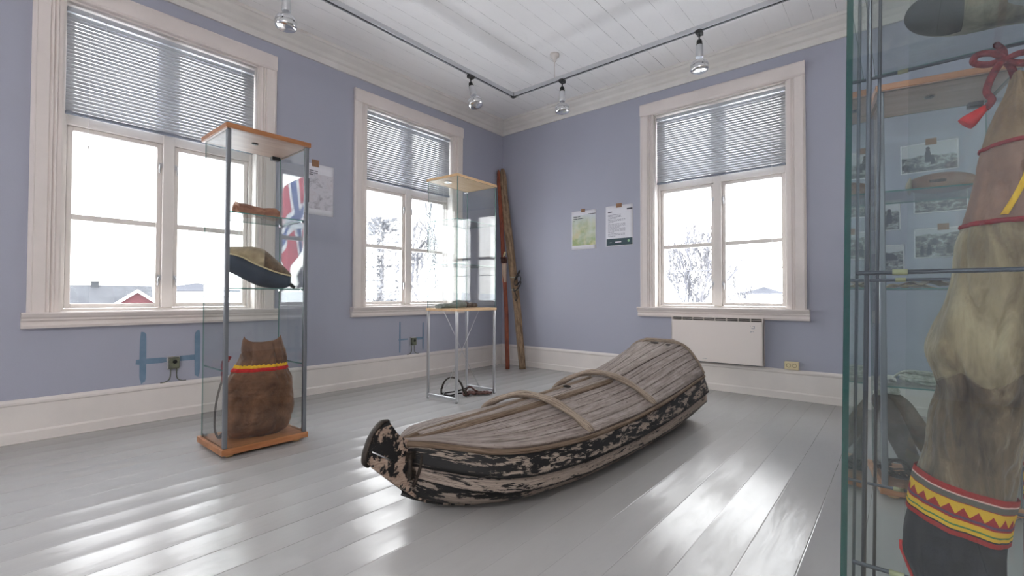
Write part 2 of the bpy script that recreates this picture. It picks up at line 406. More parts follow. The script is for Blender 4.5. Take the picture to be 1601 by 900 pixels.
# ------------------------------------------------------------------ windows (local x along the wall, y outward)
def window(name, loc, rotz, hw, detail=True):
    r = sroot(name, loc, rotz)
    cw, ch = .135, .122
    prof = [(0,0),(0,.020),(.014,.030),(.020,.030),(.022,.026),(.076,.026),(.080,.018),(.088,.024),(.094,.024),(.097,.013),(.106,.020),(.112,.020),(.116,.010),(.135,.010),(.135,0)]
    for s in (-1,1):
        g = G()
        g.prism([(a,b) for a,b in prof], lambda a,b,t,s=s:(s*(hw+cw-a), -b, t), Z0, Z1+.0)
        b0 = len(g.v)
        struct(g.make('casing', M['casing'], r))
    g = G()                                                        # head casing: flat board with mitred ends
    hd = [(0,0),(0,.026),(.012,.031),(.105,.031),(.118,.024),(.122,.012),(.122,0)]
    g.prism(hd, lambda a,b,t:(t, -b, Z1+ch-a), -(hw+cw), hw+cw)
    struct(g.make('casing', M['casing'], r))
    g = G()                                                        # moulded sill board
    sp = [(0,Z0+.012),(.062,Z0+.012),(.066,Z0+.004),(.056,Z0-.014),(.044,Z0-.024),(.044,Z0-.034),(.030,Z0-.044),(.034,Z0-.056),(.040,Z0-.066),(.034,Z0-.082),(0,Z0-.082)]
    g.prism(sp, lambda a,b,t:(t,-a,b), -(hw+cw+.022), hw+cw+.022)
    struct(g.make('sill', M['casing'], r))
    g = G()                                                        # jamb lining
    g.box(-hw, -hw+.010, 0, .24, Z0, Z1); g.box(hw-.010, hw, 0, .24, Z0, Z1)
    g.box(-hw, hw, 0, .24, Z1-.012, Z1); g.box(-hw, hw, 0, .24, Z0, Z0+.014)
    struct(g.make('jamb', M['white'], r))
    zt = 1.955
    g = G()                                                        # frame with post and transom
    g.box(-hw+.01, -hw+.032, .085, .165, Z0+.014, Z1-.012); g.box(hw-.032, hw-.01, .085, .165, Z0+.014, Z1-.012)
    g.box(-hw+.03, hw-.03, .085, .165, Z0+.012, Z0+.030); g.box(-hw+.03, hw-.03, .085, .165, Z1-.04, Z1-.01)
    g.box(-.034, .034, .078, .165, Z0+.03, Z1-.03); g.box(-hw+.03, hw-.03, .082, .165, zt-.030, zt+.03)
    struct(g.make('window_frame', M['white'], r, bevel=.004))
    for s in (-1,1):
        x0, x1 = sorted((s*.036, s*(hw-.034)))
        for lo, hi, mun in ((Z0+.032, zt-.032, True), (zt+.032, Z1-.042, False)):
            g = G(); w = .028
            g.box(x0, x0+w, .102, .142, lo, hi); g.box(x1-w, x1, .102, .142, lo, hi)
            g.box(x0+w, x1-w, .102, .142, lo, lo+w); g.box(x0+w, x1-w, .102, .142, hi-w, hi)
            if mun: g.box(x0+w, x1-w, .112, .136, 1.331, 1.367)
            sash = struct(g.make('sash', M['white'], r, bevel=.003))
            struct(G().box(x0+w, x1-w, .122, .126, lo+w, hi-w).make('pane', M['window_glass'], sash))
        if detail:
            for z in (.965, 1.76):
                g = G()
                g.box(s*.045-.009, s*.045+.009, .090, .102, z-.005, z+.028)
                g.tube([(s*.045, .088, z+.015),(s*.052, .083, z+.006),(s*.052,.086,z-.045)], .005, 8)
                struct(g.make('latch', M['steel'], r))
    return r
window('window_1', (0,W1[0],0), PI/2, W1[1])
window('window_2', (0,W2[0],0), PI/2, W2[1])
window('window_3', (W3[0],0,0), 0, W3[1])
window('window_4', (0,-5.64,0), PI/2, .56, False)  # added window, out of view, to brighten the room
window('window_5', (0,-7.39,0), PI/2, .56, False)  # second added window, also unseen, for fill daylight
for i,(x0,x1) in enumerate(((4.72,5.52),)):  # unseen window added behind the camera as fill light
    r = sroot('window_%d' % (6+i), ((x0+x1)/2, RY, 0))
    g = G(); h = .40
    for a,b in ((-h,-h+.05),(h-.05,h),(-.03,.03)): g.box(a,b,-.15,-.08,.5,2.85)
    for a,b in ((.5,.55),(2.8,2.85),(1.9,1.96)): g.box(-h+.05,h-.05,-.15,-.08,a,b)
    struct(g.make('window_frame', M['white'], r))
# ------------------------------------------------------------------ blinds
def blind(loc, rotz, hw, label):
    t = thing('venetian_blind', label, 'blind', loc, rotz, 'half lowered venetian blinds')
    y = .045
    w = hw-.018
    G().box(-w, w, y-.014, y+.014, 2.618, 2.648).make('headrail', M['slat'], t, bevel=.002)
    g = G(); n = 27; top, bot = 2.598, 2.012; a = math.radians(73)
    for i in range(n):
        z = top + (bot-top)*i/(n-1)
        rows = []
        for k in range(5):
            q = (k/4-.5)*.025; c = .0022*(1-(2*k/4-1)**2)
            # inner edge hangs low, outer edge high
            yy = y + q*math.cos(a) - c*math.sin(a); zz = z + q*math.sin(a) + c*math.cos(a)
            rows.append([(-w,yy,zz),(w,yy,zz)])
        g.loft(rows, False, False)
    g.make('slats', M['slat'], t, solid=.0008, offs=0)
    G().box(-w, w, y-.012, y+.012, 1.978, 1.998).make('bottom_rail', M['rail_grey'], t, bevel=.003)
    for x in (-w*.66, w*.68):
        G().tube([(x,y-.013,2.62),(x,y-.013,1.995)], .0014, 5).make('ladder_cord', M['cord'], t)
    for x,zb in ((-w*.80, 1.80),(w*.82, 1.35)):
        g = G().tube([(x,y-.018,2.63),(x,y-.018,zb)], .0011, 5)
        g.lathe([(.002,0),(.004,-.004),(.005,-.02),(.002,-.026)], 8, (x,y-.018,zb))
        g.make('pull_cord', M['cord'], t)
    for x in (-w*.80, w*.82):
        G().box(x-.010,x+.010,y-.019,y-.013,2.620,2.634).make('cord_lock', M['steel'], t)
blind((0,W1[0],0), PI/2, W1[1], 'white venetian blind half lowered in the window behind the bag showcase')
blind((0,W2[0],0), PI/2, W2[1], 'white venetian blind half lowered in the window nearest the skis in the corner')
blind((W3[0],0,0), 0, W3[1], 'white venetian blind half lowered in the window above the wall heater')

# ------------------------------------------------------------------ display cases
def showcase(label, loc, rotz, group, shelves=(1.30,.893)):
    t = thing('display_case', label, 'display case', loc, rotz, group)
    X, Y = .195, .228
    b = G().box(-X, X, -Y, Y, .018, .050).make('base_board', M['cherry'], t, bevel=.002)
    tp = G().box(-X, X, -Y, Y, 1.735, 1.761).make('top_board', M['cherry'], t, bevel=.002)
    G().box(-X+.004, X-.004, -Y+.004, Y-.004, 1.7325, 1.7355).make('underside', M['cherry_under_lit'], tp)
    G().lathe([(.0,1.728),(.016,1.728),(.018,1.733),(0,1.733)], 20, (.02,-.02,0)).make('downlight', M['black'], tp)
    for sx in (-1,1):
        for sy in (-1,1):
            G().lathe([(.020,0),(.022,.004),(.022,.015),(.019,.018)], 16, (sx*(X-.05), sy*(Y-.05), 0)).make('foot', M['birch'], t)
    ix, iy = X-.018, Y-.018
    z0, z1 = .050, 1.7325
    for sy in (-1,1):                                   # side panes
        G().box(-ix+.004, ix-.010, sy*iy-.0025, sy*iy+.0025, z0, z1, 0, 1).make('side_pane', [M['glass'],M['edge']], t)
        G().box(ix-.012, ix+.010, sy*iy-.011, sy*iy+.011, z0, z1).make('corner_post', M['alu'], t, bevel=.005, bseg=3)
        G().box(-ix+.004, ix-.012, sy*iy-sy*.0085-.003, sy*iy-sy*.0085+.003, .446, .452).make('shelf_runner', M['edge'], t)
    G().box(ix-.003, ix+.002, -iy+.011, iy-.011, z0, z1, 0, 1).make('front_pane', [M['glass'],M['edge']], t)
    d = G().box(-ix-.003, -ix+.002, -iy, iy, z0+.004, z1-.004, 0, 1).make('glass_door', [M['glass'],M['edge']], t)
    for z in (z0, z1-.022):
        G().box(-ix-.006, -ix+.030, iy-.062, iy-.012, z, z+.022).make('hinge', M['black'], d, bevel=.002)
    G().box(-ix-.004, -ix+.022, -iy+.006, -iy+.022, z0, z0+.014).make('door_stop', M['alu'], t)
    for z in shelves:
        sh = G().box(-ix+.008, ix-.012, -iy+.007, iy-.007, z-.006, z, 0, 1).make('glass_shelf', [M['glass'],M['edge']], t)
        for sx in (-1,1):
            for sy in (-1,1):
                G().box(sx*(ix-.028)-.007, sx*(ix-.028)+.007, sy*(iy-.009)-.005, sy*(iy-.009)+.006, z-.014, z-.006).make('shelf_clip', M['chrome'], sh)
    return t
showcase('tall glass showcase with cherry boards holding a brown leather bag', (1.027,-3.361,0), 0, None)
th4 = math.radians(9)
c4 = (3.84+math.cos(th4)*.228-math.sin(th4)*.195, -1.95+math.sin(th4)*.228+math.cos(th4)*.195)
showcase('tall cherry topped glass showcase against the wall with the old photographs', (c4[0],c4[1],0), th4-PI/2, None, (1.308,.890,.472))

def table_case():
    t = thing('display_case', 'glass showcase with birch boards on thin steel legs near the skis', 'display case', (1.016,-1.684,0), math.radians(3.4))
    X, Y = .172, .249
    q = .0095
    for sy in (-1,1):
        fr = G()
        fr.box(-X+q, X-q, sy*(Y-q)-q, sy*(Y-q)+q, .022, .041)
        fr.make('floor_rail', M['steel'], t, bevel=.003)
        for sx in (-1,1):
            G().box(sx*(X-q)-q, sx*(X-q)+q, sy*(Y-q)-q, sy*(Y-q)+q, .004, .730).make('leg', M['steel'], t, bevel=.003)
            G().lathe([(.010,0),(.012,.002),(.012,.004)], 12, (sx*(X-q), sy*(Y-q), 0)).make('foot', M['black'], t)
    for s in (-1,1):
        G().tube([(0, s*(Y-.03), .724),(0, -s*(Y-.02), .035)], .0022, 6).make('brace_wire', M['steel'], t)
    G().box(-X-.006, X+.006, -Y-.006, Y+.006, .730, .752).make('table_board', M['birch'], t, bevel=.002)
    G().box(-X-.006, X+.006, -Y-.006, Y+.006, 1.815, 1.835).make('top_board', M['birch'], t, bevel=.002)
    ix, iy = X-.004, Y-.004
    for sy in (-1,1):
        G().box(-ix, ix, sy*iy-.0025, sy*iy+.0025, .752, 1.815, 0, 1).make('side_pane', [M['glass'],M['edge']], t)
    for sx in (-1,1):
        G().box(sx*ix-.0025, sx*ix+.0025, -iy+.003, iy-.003, .752, 1.815, 0, 1).make('front_pane' if sx>0 else 'glass_door', [M['glass'],M['edge']], t)
    for z in (1.478, 1.114):
        G().box(-ix+.006, ix-.006, -iy+.006, iy-.006, z-.006, z, 0, 1).make('glass_shelf', [M['glass'],M['edge']], t)
    G().box(-.03, .012, -iy+.05, -iy+.10, 1.795, 1.815).make('lock', M['chrome'], t, bevel=.004)
    G().box(-ix+.003, -ix+.03, iy-.05, iy-.02, 1.795, 1.815).make('hinge', M['chrome'], t, bevel=.004)
table_case()

# big showcase right beside the camera (slightly out of plumb)
def near_case():
    t = thing('display_case', 'large foreground glass showcase with steel rods and a hanging skin garment', 'display case', (3.865,-3.79,0))
    sh = .018
    def mk(g, *a, **k):
        g.v = [(p[0]+sh*(p[2]-.88), p[1], p[2]) for p in g.v]; return g.make(*a, **k)
    L, D, H = .95, .40, 2.05
    mk(G().box(-.02, L+.02, -.02, D+.02, 0, .12), 'plinth', M['birch'], t, bevel=.004)
    mk(G().box(-.02, L+.02, -.02, D+.02, H, H+.04), 'top_board', M['birch'], t, bevel=.004)
    gl = [M['glass_green'], M['edge_dark']]
    mk(G().box(0, L, 0, .006, .12, H, 0, 1), 'front_pane', gl, t)
    mk(G().box(.0, .006, .007, D, .12, H, 0, 1), 'side_pane', gl, t)
    mk(G().box(L-.006, L, .007, D, .12, H, 0, 1), 'side_pane', gl, t)
    mk(G().box(.06, L*.5-.002, D+.001, D+.006, .12, H, 0, 1), 'sliding_door', [M['glass'],M['edge_dark']], t)
    mk(G().box(L*.5-.06, L-.01, D+.010, D+.015, .12, H, 0, 1), 'sliding_door', [M['glass'],M['edge_dark']], t)
    for y in (.036, .352):
        for x in (.0205, L-.0205):
            mk(G().tube([(x,y,.12),(x,y,H)], .0026, 8), 'upright_rod', M['darksteel'], t)
        for z in (.524,.880,1.236,1.592):
            rd = mk(G().tube([(.010,y-.006,z),(L-.010,y-.006,z)], .0026, 8), 'shelf_rod', M['darksteel'], t)
            for x in (.052, L-.052):
                mk(G().tube([(x-.007,y-.006,z),(x+.007,y-.006,z)], .0036, 8), 'rubber_sleeve', M['sleeve'], rd)
    for z in (1.240, 1.596):
        mk(G().box(.014, L-.014, .022, .362, z, z+.006, 0, 1), 'glass_shelf', [M['glass'],M['edge']], t)
M['sleeve'] = plain('yellowed_rubber_sleeve', rgb(160,156,120), .6)
near_case()

# ------------------------------------------------------------------ things in the first showcase
def ring_xy(c, ax, a, b, z, n=32, pw=1.0, fn=None):
    """ellipse ring; ax unit vector of the long axis in XY"""
    px = (-ax[1], ax[0]); out = []
    for k in range(n):
        th = 2*PI*k/n; ct, st = math.cos(th), math.sin(th)
        u = a*math.copysign(abs(ct)**pw, ct); w = b*math.copysign(abs(st)**pw, st)
        p = Vector((c[0]+ax[0]*u+px[0]*w, c[1]+ax[1]*u+px[1]*w, z))
        if fn: p = fn(p, th, z)
        out.append(p)
    return out
def leather_bag():
    zs = [.052,.065,.10,.16,.22,.31,.36,.405,.44,.50,.555,.588]
    yl = [-3.475,-3.498,-3.515,-3.52,-3.518,-3.51,-3.50,-3.478,-3.455,-3.435,-3.432,-3.428]
    yr = [-3.235,-3.208,-3.182,-3.165,-3.158,-3.162,-3.172,-3.19,-3.20,-3.200,-3.220,-3.232]
    bb = [.070,.085,.100,.108,.108,.100,.092,.080,.072,.060,.040,.030]
    t = thing('leather_bag', 'brown leather sack with a yellow and red band inside the showcase', 'bag', (1.045,-3.34,.05))
    ax = Vector((.24,.97)).normalized()
    def shape(z):
        a0, a1, b = herm(zs,yl,z), herm(zs,yr,z), herm(zs,bb,z)
        yc = (a0+a1)/2; a = (a1-a0)/2/ax[1]
        xc = 1.045 + (yc+3.34)*.24
        return (xc-1.045, yc+3.34), a, b
    def ringat(z, grow=0.0, n=112):
        c, a, b = shape(z)
        def fn(p, th, zz):
            q = Vector((p.x*7, p.y*7, zz*5))
            d = noise.noise(q)*.010 + noise.noise(q*2.7+Vector((3,1,2)))*.005
            rdg = noise.noise(Vector((p.x*11+4, p.y*9, zz*10)))
            d -= .007*max(0,1-abs(rdg)*6)
            for t0, dp, zl in ((5.29,.016,.30),(4.1,.007,.36),(4.75,.005,.38),(5.75,.008,.28)):     # gathered folds below the drawn neck
                d -= dp*math.exp(-((th-t0)/.11)**2)*min(1,max(0,(zz-zl)/.10))
            neck = max(0, 1-abs(zz-.43)/.20)
            d += neck*.006*math.sin(th*9+noise.noise(Vector((zz*9,th,0)))*2) + .004*noise.noise(Vector((th*2.2,zz*14,5)))
            o = Vector((p.x-c[0], p.y-c[1], 0)); L = o.length or 1
            ear = 0
            if zz > .54:
                ear = max(0,(zz-.54)/.048)*.030*(abs(math.cos(th))**5) - max(0,(zz-.54)/.048)*.010*(1-abs(math.cos(th)))
            r = p + o/L*(d*.9+grow)
            return Vector((r.x, r.y, zz-.05+ear))
        return ring_xy(c, ax, a, b, z, n, .9, fn)
    g = G(); Z = [.0505+ (.588-.0505)*i/90 for i in range(91)]
    rings = [ringat(z) for z in Z]
    inner = [[Vector(((p.x)*.99+.0, p.y*.985, p.z-.004)) for p in rings[-1]], [Vector((p.x*.98, p.y*.97, p.z-.05)) for p in rings[-1]]]
    g.loft(rings + inner, True, True)
    g.make('sack', M['leather'], t)
    for nm, z0, z1, mat, gr, amp in (('yellow_trim',.437,.455,M['yellow'],.004,.004),('red_trim',.418,.439,M['red'],.0055,.001)):
        g = G(); rr = []
        for k in range(5):
            z = z0+(z1-z0)*k/4
            base = ringat(z, gr*(1 if 0<k<4 else .2))
            rr.append([Vector((p.x,p.y,p.z+amp*math.sin(j*2.2)*(1 if k>2 else 0))) for j,p in enumerate(base)])
        g.loft(rr, True, False); g.make(nm, mat, t)
    # drawstring with tassels and carrying strap at the left side
    for off in (0,.012,.024):
        p = smooth_path([(-.055-off*.5,-.135-off*.3,.455),(-.05,-.150-off,.43),(-.048+off*.5,-.170-off*.5,.40-off),(-.045,-.175,.35-off*1.4)])
        G().tube(p, [.005+.004*math.sin(i*1.3)**2 for i in range(len(p))], 6).make('tassel', M['darkred'], t)
    p = smooth_path([(-.05,-.165,.37),(-.07,-.185,.27),(-.09,-.192,.20),(-.10,-.196,.12),(-.085,-.199,.05),(-.06,-.192,.012),(-.04,-.180,.02),(-.02,-.165,.05)])
    G().tube(p, .011, 8, flat=(1,.45)).make('strap', M['blackleather'], t)
leather_bag()

def leather_roll():
    t = thing('leather_roll', 'small rolled red brown leather bundle on the upper glass shelf', 'bundle', (1.03,-3.36,1.30))
    pts = [(-.012,-.108,.044),(-.006,-.07,.038),(0,-.02,.038),(.002,.03,.037),(.005,.08,.035),(.010,.112,.032)]
    path = smooth_path(pts, 6); g = G(); rings = []
    for i, p in enumerate(path):
        u = i/(len(path)-1); r = .037+.005*math.sin(u*9)-.006*(u>.93)+.010*max(0,.12-u)/.12
        rings.append([p + Vector((math.cos(a)*(r*1.25+.003*math.sin(3*a+u*6)), 0, max(-p.z+.0003, math.sin(a)*(r*.92+.003*math.sin(4*a+u*9))))) for a in [2*PI*k/18 for k in range(18)]])
    g.loft(rings); g.make('roll', M['roll'], t)
    g = G()                                                         # loose flap at one end
    fl = [[(-.030+x*.06+.004*math.sin(x*9), -.10-.02*y, .022+.034*math.sin(PI*x)+.012*y) for x in [i/6 for i in range(7)]] for y in (0,.5,1)]
    g.grid(fl, [0,.5,1], [i/6 for i in range(7)]); g.make('flap', M['roll'], t, solid=.003)
    p = smooth_path([(.006+.034*math.cos(a), .03, .028+.028*math.sin(a)) for a in [2*PI*k/12 for k in range(13)]], 2)
    G().tube(p, .0025, 5).make('thong', M['brownfelt'], t)
leather_roll()

def skin_pouch():
    t = thing('skin_pouch', 'boat shaped pouch of tan fur and dark blue skin on glass shelf', 'pouch', (1.03,-3.36,.893))
    #       y      x     top   seam   bottom  half thickness
    S = [(-3.560,.948,1.058,1.045,1.030,.006),(-3.540,.957,1.104,1.070,1.005,.030),(-3.506,.969,1.122,1.084,.998,.048),(-3.484,.976,1.126,1.085,.986,.058),
         (-3.427,.997,1.128,1.071,.952,.075),(-3.366,1.017,1.132,1.036,.918,.082),(-3.318,1.034,1.120,1.013,.900,.084),(-3.262,1.052,1.072,.990,.8945,.076),
         (-3.225,1.064,1.036,.979,.8945,.060),(-3.195,1.074,1.002,.973,.902,.038),(-3.180,1.079,.984,.970,.925,.018)]
    ys = [s[0] for s in S]
    N = 34; lo_r = []; up_r = []; sL = []; sR = []
    for i in range(N+1):
        y = ys[0]+(ys[-1]-ys[0])*i/N
        x,tp,sm,bt,h = [herm(ys,[s[k] for s in S],y) for k in range(1,6)]
        nx, ny = .92, -.39
        def P(u, z): return Vector((x-1.03+u*nx, y+3.36+u*ny, z-.893))
        dn = [P(h*math.cos(a), sm-(sm-bt)*abs(math.sin(a))**.8) for a in [PI*k/12 for k in range(13)]]
        up = [P(h*math.cos(a)*1.0, sm+(tp-sm)*math.sin(a)**.75*(1+.05*noise.noise(Vector((y*22,a*2,1))))) for a in [PI*k/12 for k in range(13)]]
        lo_r.append(dn); up_r.append(up); sL.append(P(h+.003,sm)); sR.append(P(-h-.003,sm))
    G().loft(lo_r, False, False).make('underside', M['navy'], t, solid=.003)
    k = int(N*.66)
    G().loft(up_r[:k+1], False, False).make('fur_flap', M['tan_fur'], t, solid=.004, offs=1)
    G().loft(up_r[k-1:], False, False).make('mouth', M['brown_fur'], t, solid=.003)
    G().tube(sL, .0045, 6).make('piping', M['piping'], t)
    G().tube(sR, .0045, 6).make('piping', M['piping'], t)
    G().tube(smooth_path([(.045,.172,.030),(.052,.190,.015),(.050,.202,.008)],4), [.012]*5+[.010]*3+[.008], 8).make('toe_knot', M['black'], t)
skin_pouch()

# ------------------------------------------------------------------ things by the second showcase
def mitten():
    t = thing('felt_bundle', 'grey green felt bundle lying on the birch table board', 'bundle', (1.02,-1.75,.752))
    g = G(); rings = []
    for i in range(15):
        u = i/14; y = -.205+u*.20; w = .045+.006*math.sin(u*5); h = .019*(1 if .08<u<.95 else .8)
        rings.append([Vector((math.cos(a)*w, y+.01*math.sin(a), .001+h+math.copysign(abs(math.sin(a))**.6, math.sin(a))*h)) for a in [2*PI*k/20 for k in range(20)]])
    g.loft(rings); g.make('folded_strip', M['stone'], t)
    g = G(); rings = []
    for i in range(13):
        u = i/12; y = -.06+u*.175; r = .034*math.sin(PI*(.12+.82*u))**.6
        rings.append([Vector((math.cos(a)*r*1.2, y, .001+r*(1+math.sin(a)*.98))) for a in [2*PI*k/18 for k in range(18)]])
    g.loft(rings); g.make('roll', M['stone'], t)
    g = G(); rings = []
    for i in range(13):
        u = i/12; y = .095+u*.125; r = .017+.008*math.sin(u*14)*(1-u)+.003
        rings.append([Vector((math.cos(a)*r*1.5, y, .001+r*(1+math.sin(a)*.97))) for a in [2*PI*k/14 for k in range(14)]])
    g.loft(rings); g.make('knotted_tie', M['brownfelt'], t)
mitten()
def harness_hoop():
    t = thing('harness_hoop', 'dark wooden harness hoop standing on the floor between steel legs', 'harness', (.965,-1.745,0), math.radians(18))
    pts = [(math.sin(a)*.105, 0, .022+max(0,math.cos(a))*.125-.02*max(0,-math.cos(a))) for a in [math.radians(d) for d in range(-100,101,10)]]
    pts = [(-.108,0,.004),(-.110,0,.05)] + [(p[0],p[1],p[2]+.01) for p in pts[2:-2]] + [(.108,.012,.05),(.125,.02,.004)]
    G().tube(smooth_path(pts,3), .012, 8, flat=(.55,1.1)).make('hoop', M['iron'], t)
    for p in ([(-.10,0,.012),(-.03,-.02,.03),(.05,.01,.045),(.12,.05,.07)], [(-.09,-.01,.010),(0,-.05,.012),(.06,-.03,.03),(.09,0,.03)], [(-.04,-.06,.007),(.03,-.075,.007),(.07,-.04,.008)]):
        G().tube(smooth_path(p,5), .007, 6).make('strap', M['blackleather'], t)
harness_hoop()
def rope_heap():
    t = thing('knotted_rope', 'red brown knotted rope heap on the floor under the birch showcase', 'rope', (1.098,-1.585,0), math.radians(52))
    rnd = random.Random(3)
    g = G(); p = []
    for i in range(60):
        u = i/59
        p.append((-.11+.23*u+.022*math.sin(i*1.9), .032*math.sin(i*1.35)+.018*math.cos(i*.7), .010+.018*abs(math.sin(i*2.1))*(1-.6*u)))
    g.tube(smooth_path(p,3), .0085, 6); g.make('braid', M['chain'], t)
    G().tube(smooth_path([(-.10,0,.03),(-.08,.02,.06),(-.05,.01,.068),(-.02,-.01,.045),(.01,-.01,.03)],5), .008, 6).make('loop', M['chain'], t)
rope_heap()

# ------------------------------------------------------------------ skis in the corner
def ski(name, label, P, widths, mat, extra, thick=.022, roll=0):
    base = Vector(P[0]); t = thing(name, label, 'ski', tuple(base), 0, 'old wooden skis leaning in the corner')
    path = smooth_path([Vector(p)-base for p in P], 8); N = len(path)
    g = G(); rings = []; us = []; cum = 0
    view = Vector((.766+roll,.643-roll,0)).normalized()
    for i, p in enumerate(path):
        u = i/(N-1); w = herm([0,.04,.3,.45,.7,.93,1],widths,u)
        if i: cum += (p-path[i-1]).length
        tv = (path[min(i+1,N-1)]-path[max(i-1,0)]).normalized()
        a = (view-tv*view.dot(tv)).normalized(); c = tv.cross(a)
        th = thick*(1+.5*math.exp(-((u-.46)/.12)**2))
        bt = .004*noise.noise(Vector((u*14,2,len(name))))
        rings.append([p + a*(x*w/2+bt) + c*(y*th/2) for x,y in ((-1,-1),(-.4,-1),(.4,-1),(1,-1),(1.06,0),(1,1),(.3,1.12),(-.3,1.12),(-1,1),(-1.06,0))])
        us.append(cum)
    zmin = min(q.z for q in rings[0])
    rings = [[Vector((q.x,q.y,max(q.z,0.0))) for q in r] for r in rings]
    g.loft(rings, True, True, 0, True, us, [k/10 for k in range(10)])
    g.make('blade', mat, t)
    extra(t, path)
    return t
def ex_red(t, path):
    def at(z): return min(path, key=lambda p: abs(p.z-z))
    p = at(1.20)
    g = G().box(p.x-.004, p.x+.050, p.y-.030, p.y-.006, 1.02, 1.25)
    g.make('footplate', M['skiblade'], t, bevel=.004)
    g = G()
    for k in range(4):
        z = 1.26+.018*k; q = at(z)
        g.tube([(q.x+.038*math.cos(a)+.015, q.y+.024*math.sin(a)-.008, z+.006*math.sin(2*a)) for a in [2*PI*j/16 for j in range(16)]], .009, 6, closed=True)
    g.make('toe_binding', M['chain'], t)
    q = at(1.33); G().tube(smooth_path([(q.x+.03,q.y-.03,1.33),(q.x+.05,q.y-.035,1.37),(q.x+.062,q.y-.03,1.385),(q.x+.055,q.y-.038,1.34)],4), .008, 6).make('tie', M['piping'], t)
def ex_old(t, path):
    def at(z): return min(path, key=lambda p: abs(p.z-z))
    q = at(1.08)
    g = G()
    for j,(zc,rx) in enumerate(((1.04,.045),(.97,.05),(1.10,.035))):
        g.tube([(q.x+.075+rx*math.cos(a), q.y-.02+.03*math.sin(a), zc+.06*math.sin(a+.6*j)) for a in [2*PI*k/18 for k in range(18)]], .008, 6, closed=True, flat=(1,.6))
    g.make('heel_strap', M['blackleather'], t)
    q = at(.90)
    G().tube(smooth_path([(q.x-.01,q.y-.03,.95),(q.x+.03,q.y-.045,.90),(q.x+.055,q.y-.035,.84),(q.x+.04,q.y-.035,.80),(q.x+.02,q.y-.035,.82)],5), .006, 6).make('thong', M['blackleather'], t)
    for z in (1.08,.93):
        q = at(z); G().tube([(q.x+.047*math.cos(a)*.766-.022*math.sin(a)*.643, q.y+.047*math.cos(a)*.643+.022*math.sin(a)*.766, z) for a in [2*PI*k/16 for k in range(16)]], .005, 6, closed=True).make('lashing', M['rope'], t)
ski('wooden_ski', 'narrow red brown wooden ski leaning in the room corner', [(.379,-.336,0),(.288,-.262,.721),(.191,-.205,1.344),(.105,-.156,1.911),(.052,-.132,2.245),(.036,-.122,2.44)], [.046,.048,.045,.046,.042,.036,.016], M['redski'], ex_red)
ski('wooden_ski', 'broad weathered grey brown ski with bindings leaning in the corner', [(.511,-.221,0),(.387,-.172,.722),(.294,-.148,1.186),(.199,-.122,1.666),(.116,-.098,2.077),(.048,-.060,2.466)], [.070,.076,.085,.088,.090,.080,.035], M['oldski'], ex_old, .026)

